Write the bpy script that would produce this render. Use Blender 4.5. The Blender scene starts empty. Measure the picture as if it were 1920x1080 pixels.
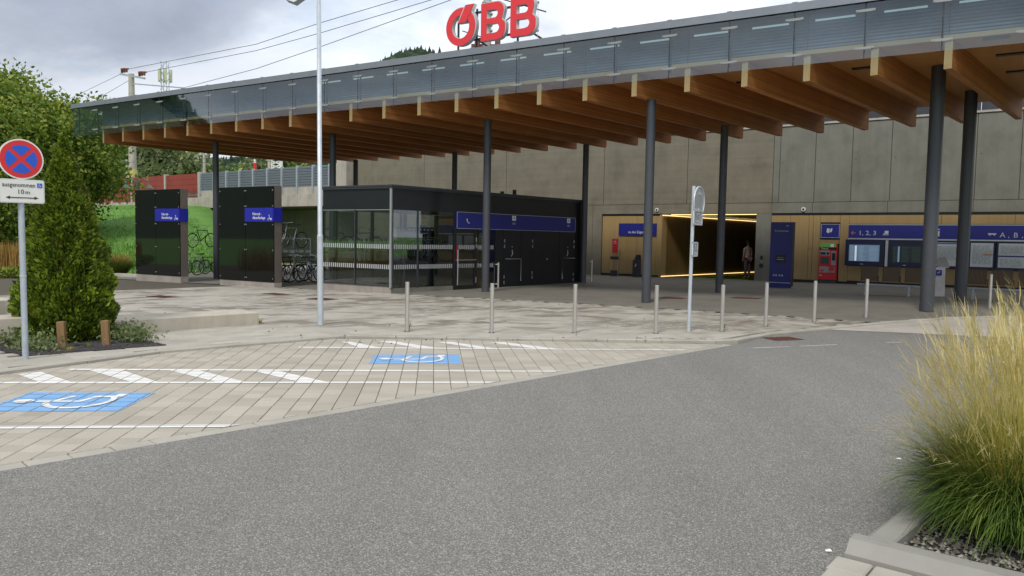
import bpy, bmesh, math, random
import numpy as np
from mathutils import Vector, Matrix
random.seed(7); RNG=np.random.default_rng(7)
S=bpy.context.scene; COL=S.collection
R_=math.radians
# ------------------------------------------------------------------ camera
FPX=1450.0; CH=1.75
RHO=math.atan(.01775); TH=math.atan(92/1450*math.cos(RHO))
_X=np.array([1,0,0.]); _F=np.array([0,math.cos(TH),-math.sin(TH)]); _U0=np.array([0,math.sin(TH),math.cos(TH)])
_R=math.cos(RHO)*_X+math.sin(RHO)*_U0; _U=-math.sin(RHO)*_X+math.cos(RHO)*_U0
CAM=np.array([0,0,CH])
cd=bpy.data.cameras.new('camera'); cam=bpy.data.objects.new('camera',cd); COL.objects.link(cam)
cd.sensor_width=36; cd.lens=36*FPX/1920; cd.clip_start=.1; cd.clip_end=5000
m=Matrix.Identity(4)
for i in range(3):
    m[i][0]=_R[i]; m[i][1]=_U[i]; m[i][2]=-_F[i]; m[i][3]=CAM[i]
cam.matrix_world=m; S.camera=cam
S.view_settings.view_transform='Standard'; S.view_settings.look='None'; S.view_settings.exposure=.9; S.view_settings.gamma=1
S.view_settings.use_curve_mapping=False
S.render.engine='CYCLES'
S.cycles.max_bounces=8; S.cycles.transparent_max_bounces=16; S.cycles.caustics_reflective=False; S.cycles.caustics_refractive=False
# ------------------------------------------------------------------ world: daylight sky behind broken cloud
SUN_EL=48; SUN_AZ=205      # compass-like azimuth measured from +Y clockwise
W=bpy.data.worlds.new('World'); S.world=W; W.use_nodes=True
nt=W.node_tree; nt.nodes.clear(); N=nt.nodes.new; L=nt.links.new
out=N('ShaderNodeOutputWorld'); bg=N('ShaderNodeBackground'); bg.inputs[1].default_value=.1
sky=N('ShaderNodeTexSky'); sky.sky_type='NISHITA'; sky.sun_disc=False; sky.sun_elevation=R_(SUN_EL); sky.sun_rotation=R_(SUN_AZ)
tc=N('ShaderNodeTexCoord'); sp=N('ShaderNodeSeparateXYZ'); L(tc.outputs['Generated'],sp.inputs[0])
def mth(nt,op,a,b=None,c=None,clamp=False):
    n=nt.nodes.new('ShaderNodeMath'); n.operation=op; n.use_clamp=clamp
    for i,v in enumerate((a,b,c)):
        if v is None: continue
        if isinstance(v,(int,float)): n.inputs[i].default_value=v
        else: nt.links.new(v,n.inputs[i])
    return n.outputs[0]
zc=mth(nt,'MAXIMUM',sp.outputs[2],0.0); zc=mth(nt,'ADD',zc,.16)
u=mth(nt,'DIVIDE',sp.outputs[0],zc); v=mth(nt,'DIVIDE',sp.outputs[1],zc)
cb=N('ShaderNodeCombineXYZ'); L(u,cb.inputs[0]); L(v,cb.inputs[1]); cb.inputs[2].default_value=3.1
def noise(nt,vec,scale,detail=6,rough=.55,dist=0,off=None):
    n=nt.nodes.new('ShaderNodeTexNoise'); n.inputs['Scale'].default_value=scale; n.inputs['Detail'].default_value=detail
    n.inputs['Roughness'].default_value=rough; n.inputs['Distortion'].default_value=dist
    if vec is not None: nt.links.new(vec,n.inputs['Vector'])
    return n.outputs[0]
def ramp(nt,fac,stops,interp='LINEAR'):
    n=nt.nodes.new('ShaderNodeValToRGB'); r=n.color_ramp; r.interpolation=interp
    while len(r.elements)<len(stops): r.elements.new(.5)
    for e,(p,c) in zip(r.elements,stops):
        e.position=p; e.color=(*c,1) if len(c)==3 else c
    nt.links.new(fac,n.inputs[0]); return n.outputs[0]
n1=noise(nt,cb.outputs[0],.62,9,.56,.3)
cl=ramp(nt,n1,[(.30,(6.6,6.7,6.8)),(.46,(5.6,5.8,6.05)),(.56,(3.6,3.85,4.3)),(.66,(2.7,2.95,3.4)),(.8,(3.6,3.9,4.4))])
n2=noise(nt,cb.outputs[0],1.4,8,.6,.2)
cov=ramp(nt,n2,[(.36,(.72,)*3),(.46,(.97,)*3)])
wst=ramp(nt,mth(nt,'ADD',mth(nt,'MULTIPLY',sp.outputs[0],.5),.5),[(.16,(.86,.87,.89)),(.27,(.70,.72,.77)),(.36,(.84,.86,.90)),(.47,(1.16,1.16,1.16))])
mw=N('ShaderNodeMix'); mw.data_type='RGBA'; mw.blend_type='MULTIPLY'; mw.inputs[0].default_value=1; L(cl,mw.inputs[6]); L(wst,mw.inputs[7])
mx=N('ShaderNodeMix'); mx.data_type='RGBA'; L(cov,mx.inputs[0]); L(sky.outputs[0],mx.inputs[6]); L(mw.outputs[2],mx.inputs[7])
L(mx.outputs[2],bg.inputs[0]); L(bg.outputs[0],out.inputs[0])
# ------------------------------------------------------------------ sun (veiled by cloud, soft)
sd=bpy.data.lights.new('sun','SUN'); sd.energy=1.3; sd.angle=R_(12); sd.color=(1,.95,.88)
so=bpy.data.objects.new('sun',sd); COL.objects.link(so)
az=R_(SUN_AZ); el=R_(SUN_EL)
sdir=Vector((math.sin(az)*math.cos(el),math.cos(az)*math.cos(el),math.sin(el)))
so.rotation_euler=sdir.to_track_quat('Z','Y').to_euler(); so.location=(-20,-20,30)
# ------------------------------------------------------------------ measuring: pixel -> point in the place
def ray(px,py): return _F+(px-960)/FPX*_R+(540-py)/FPX*_U
def ss(a,b,x):
    t=min(1.,max(0.,(x-a)/(b-a))); return t*t*(3-2*t)
def zg(x,y): return .012*max(-22,min(22,x))*ss(14,22,y)-.002*min(40,max(0,y-14))
def G(px,py,dz=0.):
    d=ray(px,py); z=0
    for i in range(60):
        p=CAM+d*((z+dz-CH)/d[2]); z=.5*z+.5*zg(p[0],p[1])
    return CAM+d*((z+dz-CH)/d[2])
def PL(px,py,P,ang):
    a=R_(ang); n=np.array([-math.sin(a),math.cos(a),0]); d=ray(px,py)
    t=(n@(np.array([P[0],P[1],0])-CAM))/(n@d); return CAM+t*d
def uv2(P,ang,q):   # distance of q along the plane direction
    a=R_(ang); return float((q[0]-P[0])*math.cos(a)+(q[1]-P[1])*math.sin(a))
# ------------------------------------------------------------------ object helpers
def tag(o,label=None,cat=None,group=None,kind=None):
    if label: o['label']=label
    if cat: o['category']=cat
    if group: o['group']=group
    if kind: o['kind']=kind
    return o
def T(name,label,cat,loc=(0,0,0),rz=0,group=None,kind=None):
    o=bpy.data.objects.new(name,None); COL.objects.link(o); o.empty_display_size=.2
    o.location=loc; o.rotation_euler=(0,0,rz); return tag(o,label,cat,group,kind)
class MB:
    def __init__(s): s.v=[]; s.f=[]; s.mi=[]; s.cur=0; s.smooth=set()
    def add(s,vs,fs,sm=False):
        b=len(s.v); s.v.extend([tuple(map(float,p)) for p in vs])
        for f in fs:
            if sm: s.smooth.add(len(s.f))
            s.f.append(tuple(b+i for i in f)); s.mi.append(s.cur)
        return s
    def box(s,x0,x1,y0,y1,z0,z1):
        return s.add([(x0,y0,z0),(x1,y0,z0),(x1,y1,z0),(x0,y1,z0),(x0,y0,z1),(x1,y0,z1),(x1,y1,z1),(x0,y1,z1)],
            [(0,3,2,1),(4,5,6,7),(0,1,5,4),(1,2,6,5),(2,3,7,6),(3,0,4,7)])
    def cbox(s,x0,x1,y0,y1,z0,z1,c=.008):   # box with chamfered top edges
        return s.add([(x0,y0,z0),(x1,y0,z0),(x1,y1,z0),(x0,y1,z0),(x0,y0,z1-c),(x1,y0,z1-c),(x1,y1,z1-c),(x0,y1,z1-c),
            (x0+c,y0+c,z1),(x1-c,y0+c,z1),(x1-c,y1-c,z1),(x0+c,y1-c,z1)],
            [(0,1,5,4),(1,2,6,5),(2,3,7,6),(3,0,4,7),(4,5,9,8),(5,6,10,9),(6,7,11,10),(7,4,8,11),(8,9,10,11),(0,3,2,1)])
    def bar(s,p,q,w,h=None,up=(0,0,1)):
        h=h or w; p=Vector(p);q=Vector(q); d=(q-p).normalized(); u=Vector(up)
        if abs(d.dot(u))>.98: u=Vector((1,0,0))
        a=d.cross(u).normalized()*w/2; b=a.cross(d).normalized()*h/2
        return s.add([p-a-b,p+a-b,p+a+b,p-a+b,q-a-b,q+a-b,q+a+b,q-a+b],[(0,3,2,1),(4,5,6,7),(0,1,5,4),(1,2,6,5),(2,3,7,6),(3,0,4,7)])
    def tube(s,pts,r,n=8,cap=True):
        pts=[Vector(p) for p in pts]; rr=r if isinstance(r,(list,tuple)) else [r]*len(pts); vs=[];fs=[]
        for i,p in enumerate(pts):
            d=(pts[min(i+1,len(pts)-1)]-pts[max(i-1,0)]).normalized(); u=Vector((0,0,1)) if abs(d.z)<.95 else Vector((0,1,0))
            a=d.cross(u).normalized(); b=a.cross(d)
            for k in range(n):
                t=2*math.pi*k/n; vs.append(p+(a*math.cos(t)+b*math.sin(t))*rr[i])
        for i in range(len(pts)-1):
            for k in range(n): fs.append((i*n+k,i*n+(k+1)%n,(i+1)*n+(k+1)%n,(i+1)*n+k))
        s.add(vs,fs,True)
        if cap: s.add([vs[k] for k in range(n)][::-1],[tuple(range(n))]); s.add([vs[-n+k] for k in range(n)],[tuple(range(n))])
        return s
    def ring(s,c,R,r,ax='y',n=24,m=6):     # torus
        vs=[];fs=[]
        for i in range(n):
            t=2*math.pi*i/n
            for k in range(m):
                f=2*math.pi*k/m; a=(R+r*math.cos(f))*math.cos(t); b=(R+r*math.cos(f))*math.sin(t); w=r*math.sin(f)
                vs.append((c[0]+a,c[1]+w,c[2]+b) if ax=='y' else (c[0]+w,c[1]+a,c[2]+b))
        for i in range(n):
            for k in range(m): fs.append((i*m+k,i*m+(k+1)%m,((i+1)%n)*m+(k+1)%m,((i+1)%n)*m+k))
        return s.add(vs,fs,True)
    def prism(s,poly,z0,z1):
        n=len(poly); return s.add([(x,y,z0) for x,y in poly]+[(x,y,z1) for x,y in poly],
            [tuple(range(n))[::-1],tuple(range(n,2*n))]+[(i,(i+1)%n,n+(i+1)%n,n+i) for i in range(n)])
    def mesh(s,name,*mats):
        me=bpy.data.meshes.new(name); me.from_pydata(s.v,[],s.f)
        for m_ in mats: me.materials.append(m_)
        if len(mats)>1: me.polygons.foreach_set('material_index',s.mi)
        if s.smooth: me.polygons.foreach_set('use_smooth',[i in s.smooth for i in range(len(s.f))])
        me.update(); return me
    def obj(s,name,mat,parent=None,label=None,**k):
        mats=mat if isinstance(mat,(list,tuple)) else (mat,)
        return link(s.mesh(name,*mats),name,parent,label,**k)
def link(me,name,parent=None,label=None,loc=None,rot=None,**k):
    o=bpy.data.objects.new(name,me); COL.objects.link(o)
    if parent: o.parent=parent
    if loc is not None: o.location=loc
    if rot is not None: o.rotation_euler=rot
    return tag(o,label,**k)
def children(o): return [c for c in bpy.data.objects if c.parent==o]
def copy_tree(o,parent=None,cache=None):
    c=o.copy(); COL.objects.link(c); c.parent=parent
    for ch in o['_kids'] if False else KIDS(o): copy_tree(ch,c)
    return c
def KIDS(o): return list(o.children)
def clip(poly,a,b):   # keep the left side of a->b
    o=[];n=len(poly)
    def sd_(p): return (b[0]-a[0])*(p[1]-a[1])-(b[1]-a[1])*(p[0]-a[0])
    for i in range(n):
        p,q=poly[i],poly[(i+1)%n]; dp,dq=sd_(p),sd_(q)
        if dp>=0: o.append(p)
        if (dp>=0)!=(dq>=0):
            t=dp/(dp-dq); o.append((p[0]+(q[0]-p[0])*t,p[1]+(q[1]-p[1])*t))
    return o
def clipconv(poly,conv):
    for i in range(len(conv)):
        if len(poly)<3: return []
        poly=clip(poly,conv[i],conv[(i+1)%len(conv)])
    return poly
def parea(p): return .5*sum(p[i][0]*p[(i+1)%len(p)][1]-p[(i+1)%len(p)][0]*p[i][1] for i in range(len(p)))
def sheet(name,poly,dz,mat,cell=2.0,kind='structure',parent=None,zf=zg,x=None,y=None):
    if parea(poly)<0: poly=poly[::-1]
    xs=[p[0] for p in poly]; ys=[p[1] for p in poly]; b=MB()
    i0,i1=math.floor(min(xs)/cell),math.ceil(max(xs)/cell); j0,j1=math.floor(min(ys)/cell),math.ceil(max(ys)/cell)
    for i in range(i0,i1):
        for j in range(j0,j1):
            q=clipconv(poly,[(i*cell,j*cell),((i+1)*cell,j*cell),((i+1)*cell,(j+1)*cell),(i*cell,(j+1)*cell)])
            if len(q)>=3 and abs(parea(q))>1e-6: b.add([(a,c,zf(a,c)+dz) for a,c in q],[tuple(range(len(q)))])
    o=b.obj(name,mat,parent)
    if kind: o['kind']=kind
    return o
# ------------------------------------------------------------------ materials
def newmat(name):
    m=bpy.data.materials.new(name); m.use_nodes=True; n=m.node_tree; b=n.nodes['Principled BSDF']; return m,n,b
def pos(n):
    return n.nodes.new('ShaderNodeNewGeometry').outputs['Position']
def mapv(n,vec,sc,rz=0):
    mp=n.nodes.new('ShaderNodeMapping'); mp.inputs['Scale'].default_value=sc; mp.inputs['Rotation'].default_value=(0,0,rz); n.links.new(vec,mp.inputs[0]); return mp.outputs[0]
def mixc(n,f,a,b,mode='MIX'):
    x=n.nodes.new('ShaderNodeMix'); x.data_type='RGBA'; x.blend_type=mode
    for i,v_ in ((0,f),(6,a),(7,b)):
        if isinstance(v_,(int,float)): x.inputs[i].default_value=v_
        elif isinstance(v_,tuple): x.inputs[i].default_value=(*v_,1)
        else: n.links.new(v_,x.inputs[i])
    return x.outputs[2]
def bump(n,b,h,st=.3,dist=.01):
    x=n.nodes.new('ShaderNodeBump'); x.inputs['Strength'].default_value=st; x.inputs['Distance'].default_value=dist
    n.links.new(h,x.inputs['Height']); n.links.new(x.outputs[0],b.inputs['Normal'])
def simple(name,col,rough=.6,metal=0,var=.15,scale=3.,bmp=0,spec=.5,bs=60):
    m,n,b=newmat(name); p=n.nodes.new('ShaderNodeTexCoord').outputs['Object']
    f=noise(n,p,scale,5,.6)
    c=ramp(n,f,[(.25,tuple(x*(1-var) for x in col)),(.75,tuple(min(1,x*(1+var)) for x in col))])
    n.links.new(c,b.inputs['Base Color']); b.inputs['Roughness'].default_value=rough; b.inputs['Metallic'].default_value=metal
    b.inputs['Specular IOR Level'].default_value=spec
    if bmp: bump(n,b,noise(n,p,bs,3,.6),bmp,.004)
    return m
def emit(name,col,st):
    m,n,b=newmat(name); b.inputs['Base Color'].default_value=(*col,1); b.inputs['Emission Color'].default_value=(*col,1); b.inputs['Emission Strength'].default_value=st; return m
def glass(name,tint,refl=1.0,ior=1.5,rough=.02):
    m=bpy.data.materials.new(name); m.use_nodes=True; n=m.node_tree; n.nodes.clear()
    o=n.nodes.new('ShaderNodeOutputMaterial'); tr=n.nodes.new('ShaderNodeBsdfTransparent'); tr.inputs[0].default_value=(*tint,1)
    gl=n.nodes.new('ShaderNodeBsdfGlossy'); gl.inputs['Roughness'].default_value=rough; gl.inputs[0].default_value=(.9,.95,.97,1)
    fr=n.nodes.new('ShaderNodeFresnel'); fr.inputs[0].default_value=ior
    gb_=n.nodes.new('ShaderNodeNewGeometry'); k=mth(n,'MULTIPLY',mth(n,'MULTIPLY',fr.outputs[0],refl,clamp=True),mth(n,'SUBTRACT',1.0,gb_.outputs['Backfacing'])); mx_=n.nodes.new('ShaderNodeMixShader')
    n.links.new(k,mx_.inputs[0]); n.links.new(tr.outputs[0],mx_.inputs[1]); n.links.new(gl.outputs[0],mx_.inputs[2]); n.links.new(mx_.outputs[0],o.inputs[0]); return m
def leafmat(name,c0,c1,c2,trans=.35,rough=.55,nz=1.3,brown=None):
    m,n,b=newmat(name); g=n.nodes.new('ShaderNodeNewGeometry'); r=g.outputs['Random Per Island']
    f=noise(n,g.outputs['Position'],nz,3,.6); k=mth(n,'ADD',mth(n,'MULTIPLY',r,.55),mth(n,'MULTIPLY',f,.75))
    c=ramp(n,k,[(.3,c0),(.65,c1),(.95,c2)])
    if brown: c=mixc(n,ramp(n,noise(n,mapv(n,g.outputs['Position'],(1,1,.7)),2.3,3,.6),[(.56,(0,)*3),(.66,(.8,)*3)]),c,brown)
    n.links.new(c,b.inputs['Base Color']); b.inputs['Roughness'].default_value=rough
    b.inputs['Specular IOR Level'].default_value=.3
    t=n.nodes.new('ShaderNodeBsdfTranslucent'); n.links.new(c,t.inputs[0]); mx_=n.nodes.new('ShaderNodeMixShader'); mx_.inputs[0].default_value=trans
    o=n.nodes['Material Output']; n.links.new(b.outputs[0],mx_.inputs[1]); n.links.new(t.outputs[0],mx_.inputs[2]); n.links.new(mx_.outputs[0],o.inputs[0]); return m
M={}
def asphalt():
    m,n,b=newmat('asphalt'); p=pos(n)
    v=n.nodes.new('ShaderNodeTexVoronoi'); v.inputs['Scale'].default_value=150; n.links.new(p,v.inputs['Vector'])
    a=noise(n,p,85,4,.75); big=noise(n,p,.35,4,.6); mid=noise(n,p,4,4,.65)
    wn=n.nodes.new('ShaderNodeSeparateColor'); n.links.new(v.outputs['Color'],wn.inputs[0])
    c=ramp(n,wn.outputs[0],[(.0,(.06,.057,.051)),(.45,(.150,.143,.130)),(.8,(.25,.24,.22)),(.97,(.50,.485,.45))])
    c=mixc(n,.4,c,ramp(n,a,[(.3,(.045,.043,.039)),(.5,(.155,.149,.136)),(.72,(.37,.357,.327))]))
    trk=noise(n,mapv(n,p,(1.1,.10,1),-R_(-38)),1.3,4,.6); k=ramp(n,mth(n,'ADD',mth(n,'MULTIPLY',trk,.5),mth(n,'ADD',mth(n,'MULTIPLY',big,.3),mth(n,'MULTIPLY',mid,.2))),[(.32,(.90,.90,.90)),(.5,(1.03,1.03,1.02)),(.68,(1.14,1.135,1.12))])
    c=mixc(n,1.0,c,k,'MULTIPLY'); n.links.new(c,b.inputs['Base Color']); b.inputs['Roughness'].default_value=.85
    bump(n,b,a,.5,.006); return m
M['asphalt']=asphalt()
def paver_mat(name,cols,ang,size,ox,oy,stain=0,jit=.2):
    m,n,b=newmat(name); p=pos(n)
    mp=n.nodes.new('ShaderNodeMapping'); mp.vector_type='TEXTURE'; mp.inputs['Location'].default_value=(ox,oy,0); mp.inputs['Rotation'].default_value=(0,0,ang); mp.inputs['Scale'].default_value=(size[0],size[1],1)
    n.links.new(p,mp.inputs[0]); fl=n.nodes.new('ShaderNodeVectorMath'); fl.operation='FLOOR'; n.links.new(mp.outputs[0],fl.inputs[0])
    wn=n.nodes.new('ShaderNodeTexWhiteNoise'); wn.noise_dimensions='2D'; n.links.new(fl.outputs[0],wn.inputs['Vector'])
    c=ramp(n,wn.outputs['Value'],[(0,cols[0]),(.5,cols[1]),(1,cols[2])])
    f=noise(n,p,70,4,.7); c=mixc(n,1.0,c,ramp(n,f,[(.3,(.86,)*3),(.7,(1.12,)*3)]),'MULTIPLY')
    big=noise(n,p,.8,4,.6); c=mixc(n,1.0,c,ramp(n,big,[(.3,(.9,.89,.88)),(.7,(1.06,)*3)]),'MULTIPLY')
    if stain:
        q=mapv(n,p,(.55,.8,1),-R_(20)); s1=noise(n,q,.75,4,.6,.6)
        q2=mapv(n,p,(1.6,3.4,1),R_(20)); s2=mth(n,'ADD',mth(n,'MULTIPLY',noise(n,mapv(n,fl.outputs[0],(.55,.38,1)),1.0,4,.7),.65),mth(n,'MULTIPLY',noise(n,q2,1.7,6,.75,.3),.35))
        sp_=n.nodes.new('ShaderNodeSeparateXYZ'); n.links.new(p,sp_.inputs[0])
        band=ramp(n,mth(n,'DIVIDE',sp_.outputs[1],40),[(.345,(0,)*3),(.385,(1,)*3),(.60,(1,)*3),(.75,(.4,)*3)])
        k=mth(n,'MULTIPLY',mth(n,'MULTIPLY',ramp(n,s1,[(.42,(0,)*3),(.54,(1,)*3)]),ramp(n,s2,[(.455,(0,)*3),(.515,(1,)*3)])),band)
        gx=mth(n,'DIVIDE',mth(n,'SUBTRACT',sp_.outputs[0],3.4),2.6); gy=mth(n,'DIVIDE',mth(n,'SUBTRACT',sp_.outputs[1],15.9),1.25)
        rad=mth(n,'ADD',mth(n,'MULTIPLY',gx,gx),mth(n,'MULTIPLY',gy,gy)); s3=noise(n,mapv(n,p,(1.6,3.6,1),R_(20)),2.2,6,.75,.5)
        k3=mth(n,'MULTIPLY',ramp(n,rad,[(.15,(1,)*3),(1.,(0,)*3)]),ramp(n,s3,[(.44,(0,)*3),(.54,(1,)*3)]))
        k=mth(n,'MAXIMUM',k,k3)
        c=mixc(n,mth(n,'MULTIPLY',k,.68),c,(.10,.078,.055))
    n.links.new(c,b.inputs['Base Color']); b.inputs['Roughness'].default_value=.85; bump(n,b,f,.25,.003); return m
def concrete(name,col,streak=.3,board=0,rough=.8):
    m,n,b=newmat(name); p=pos(n)
    f=noise(n,p,1.1,7,.65); g=noise(n,mapv(n,p,(3,3,.25)),1.5,5,.6); h=noise(n,p,45,3,.7)
    c=ramp(n,f,[(.28,tuple(x*.78 for x in col)),(.5,col),(.75,tuple(x*1.16 for x in col))])
    c=mixc(n,streak,c,mixc(n,1.0,c,ramp(n,g,[(.35,(.62,.60,.56)),(.6,(1.1,1.1,1.1))]),'MULTIPLY'))
    if board:
        hb=noise(n,mapv(n,p,(.12,.12,5)),1.2,3,.5); c=mixc(n,board,c,mixc(n,1.0,c,ramp(n,hb,[(.4,(.78,)*3),(.6,(1.08,)*3)]),'MULTIPLY'))
    n.links.new(c,b.inputs['Base Color']); b.inputs['Roughness'].default_value=rough; bump(n,b,mth(n,'ADD',h,mth(n,'MULTIPLY',f,.6)),.25,.004); return m
def wood(name,c0,c1,c2,axis='x',rough=.55,sc=1.,lam=0):
    m,n,b=newmat(name); p=n.nodes.new('ShaderNodeTexCoord').outputs['Object']
    s={'x':(.25,9,9),'y':(9,.25,9),'z':(9,9,.25)}[axis]; s=tuple(a*sc for a in s)
    f=noise(n,mapv(n,p,s),1.2,5,.6,.2); g=noise(n,p,.9,3,.6); s2=tuple(a*5 for a in s); h=noise(n,mapv(n,p,s2),1.2,3,.6)
    k=mth(n,'ADD',mth(n,'MULTIPLY',f,.5),mth(n,'ADD',mth(n,'MULTIPLY',g,.35),mth(n,'MULTIPLY',h,.15)))
    c=ramp(n,k,[(.3,c0),(.5,c1),(.7,c2)])
    if lam:
        sz=n.nodes.new('ShaderNodeSeparateXYZ'); n.links.new(p,sz.inputs[0]); lv=mth(n,'FLOOR',mth(n,'MULTIPLY',sz.outputs[2],24)); oi=n.nodes.new('ShaderNodeObjectInfo'); w1=n.nodes.new('ShaderNodeTexWhiteNoise'); w1.noise_dimensions='1D'; n.links.new(mth(n,'ADD',lv,mth(n,'MULTIPLY',oi.outputs['Random'],97.3)),w1.inputs['W']); c=mixc(n,1.0,c,ramp(n,w1.outputs[0],[(0,(.80,.80,.78)),(1,(1.14,1.12,1.1))]),'MULTIPLY'); c=mixc(n,1.0,c,ramp(n,oi.outputs['Random'],[(0,(.9,.88,.86)),(1,(1.08,1.08,1.08))]),'MULTIPLY')
    n.links.new(c,b.inputs['Base Color']); b.inputs['Roughness'].default_value=rough; bump(n,b,f,.1,.003); return m
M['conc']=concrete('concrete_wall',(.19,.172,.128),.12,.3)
M['conc_g']=concrete('concrete_greenish',(.18,.18,.15),.2)
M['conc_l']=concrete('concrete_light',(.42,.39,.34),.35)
M['conc_p']=concrete('concrete_plinth',(.30,.27,.24),.3)
M['bench']=concrete('concrete_bench',(.47,.43,.35),.2)
M['kerb']=concrete('concrete_kerb',(.37,.35,.30),.1)
M['kerbf']=concrete('concrete_kerb_front',(.27,.262,.235),.1)
M['kerb_d']=concrete('concrete_kerb_grey',(.30,.30,.285),.1)
M['floor']=concrete('forecourt_paving',(.175,.166,.138),.0)  # smooth paving, toned darker to deepen the canopy's shade
M['drive']=concrete('driveway_concrete',(.42,.39,.345),.0)
M['beam']=wood('glulam_beam',(.35,.125,.033),(.45,.175,.05),(.54,.225,.072),'y',lam=1)
M['beam_end']=wood('glulam_end',(.46,.31,.14),(.55,.38,.18),(.63,.45,.23),'z')  # paler yellow end faces, painting in the light that reaches them
M['ceil']=wood('ceiling_board',(.45,.20,.058),(.52,.24,.075),(.60,.29,.095),'y',sc=.5)
M['fascia']=wood('fascia_board',(.38,.255,.12),(.44,.30,.15),(.50,.35,.185),'x')
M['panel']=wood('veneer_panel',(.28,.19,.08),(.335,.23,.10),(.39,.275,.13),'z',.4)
M['roofm']=simple('roof_sheet',(.23,.25,.285),.45,.4,.1)
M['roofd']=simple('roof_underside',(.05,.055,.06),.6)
M['alu']=simple('aluminium',(.55,.57,.58),.35,.8,.08)
M['steel']=simple('stainless_steel',(.60,.57,.53),.38,.85,.08)
M['galv']=simple('galvanised_steel',(.43,.48,.53),.5,.35,.14,8)
M['galv_l']=simple('galvanised_light',(.50,.55,.59),.5,.3,.12,8)
M['col']=simple('column_paint',(.065,.070,.082),.45,.2,.08)
M['blackm']=simple('black_metal',(.022,.024,.028),.45,.2,.2)
M['anth']=simple('anthracite_metal',(.05,.056,.066),.4,.3,.12)
M['black']=simple('black_panel',(.010,.011,.014),.35,0,.2)
M['blackglass']=simple('black_glass',(.006,.007,.007),.03,0,.1,spec=.6)
M['brownm']=simple('brown_metal',(.16,.135,.115),.5,.3,.1)
M['blue']=simple('signal_blue',(.013,.018,.30),.4,0,.05)
M['blued']=simple('signal_blue_face',(.016,.02,.20),.35,0,.05)
M['white']=simple('white_paint',(.80,.80,.78),.5,0,.04)
M['whited']=simple('light_print',(.55,.58,.62),.5,0,.04)
M['offw']=simple('signboard_white',(.74,.74,.69),.4,0,.04)
M['red']=simple('sign_red',(.62,.018,.022),.4,0,.06)
M['redm']=simple('machine_red',(.60,.02,.03),.35,0,.06)
M['sblue']=simple('sign_blue',(.008,.09,.55),.4,0,.05)
M['clampm']=simple('clamp_steel',(.30,.31,.31),.5,.3)
M['obb']=simple('logo_red',(.72,.035,.045),.4,0,.05)
M['orange']=simple('print_orange',(.7,.25,.08),.5)
M['green']=simple('print_green',(.15,.45,.07),.5)
M['dtext']=simple('dark_print',(.02,.02,.022),.5)
M['screen']=emit('screen_glow',(.10,.16,.24),.35)
M['screen2']=emit('screen_dim',(.012,.02,.02),.25)
M['screen3']=emit('screen_white',(.6,.72,.78),.3)
M['led']=emit('led_warm',(1,.68,.28),1.1)
M['strip']=emit('sky_gap_glow',(.60,.72,.72),.24)
M['paper']=simple('timetable_paper',(.62,.66,.67),.5,0,.06)
M['glassf']=glass('canopy_glass',(.80,.87,.90),3.3)
M['glassk']=glass('kiosk_glass',(.60,.66,.64),3.4)
M['rust']=simple('rusty_cover',(.12,.045,.03),.8,0,.3,9)
M['brack']=simple('rack_steel',(.26,.30,.31),.45,.7,.2)
M['tyre']=simple('tyre_rubber',(.012,.012,.013),.8)
M['bikeg']=simple('bike_frame_grey',(.35,.36,.38),.35,.5)
M['biked']=simple('bike_frame_dark',(.03,.035,.045),.35,.3)
M['bikeb']=simple('bike_frame_blue',(.03,.08,.20),.35,.3)
M['biker']=simple('bike_frame_red',(.30,.03,.03),.35,.3)
M['barred']=concrete('noise_barrier_red',(.26,.045,.035),.3)
M['leaflit']=simple('fallen_leaf',(.10,.075,.045),.8,0,.5,3)
def barrier_grey():
    m,n,b=newmat('noise_barrier_grey'); p=pos(n); f=noise(n,p,.5,4,.6); c=ramp(n,f,[(.3,(.125,.15,.18)),(.7,(.15,.17,.195))]); n.links.new(c,b.inputs['Base Color']); b.inputs['Roughness'].default_value=.6; return m
M['bargrey']=barrier_grey()
M['ribbed']=simple('ribbed_cladding',(.17,.20,.235),.5,.3,.12)
def grassm(name,c0,c1,c2):
    m,n,b=newmat(name); p=pos(n); f=noise(n,p,1.2,6,.7); g=noise(n,mapv(n,p,(9,9,9)),2,4,.7)
    c=ramp(n,mth(n,'ADD',mth(n,'MULTIPLY',f,.5),mth(n,'MULTIPLY',g,.5)),[(.32,c0),(.5,c1),(.68,c2)]); n.links.new(c,b.inputs['Base Color']); b.inputs['Roughness'].default_value=.9; bump(n,b,g,.8,.08); return m
M['grass']=grassm('bank_grass',(.065,.16,.02),(.11,.26,.035),(.18,.36,.06))
M['soil']=simple('bark_mulch',(.045,.04,.04),.9,0,.4,30,.6)
M['forest']=grassm('forest_floor',(.02,.035,.02),(.03,.055,.025),(.05,.085,.035))
M['leafA']=leafmat('leaf_tree',(.045,.095,.014),(.15,.24,.03),(.40,.42,.07))
M['leafB']=leafmat('leaf_pale',(.09,.13,.05),(.19,.24,.10),(.31,.35,.15))
M['leafC']=leafmat('leaf_dark',(.02,.05,.016),(.05,.10,.028),(.10,.17,.045))
M['thuja']=leafmat('thuja_spray',(.032,.065,.009),(.13,.20,.018),(.33,.42,.035),.32,.6,4.5,(.085,.065,.022))
M['blade']=leafmat('grass_blade',(.045,.09,.015),(.12,.20,.035),(.26,.34,.07),.4,.5,2)
M['bladey']=leafmat('grass_stem',(.28,.27,.045),(.46,.41,.09),(.60,.52,.18),.4,.5,2)
M['plume']=leafmat('grass_plume',(.46,.38,.12),(.64,.54,.22),(.80,.71,.40),.4,.7,2)
M['gold']=leafmat('golden_grass',(.22,.13,.03),(.36,.22,.06),(.50,.34,.12),.3,.7,2)
M['twig']=simple('bark',(.07,.055,.04),.9,0,.3,12,.5)
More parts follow.
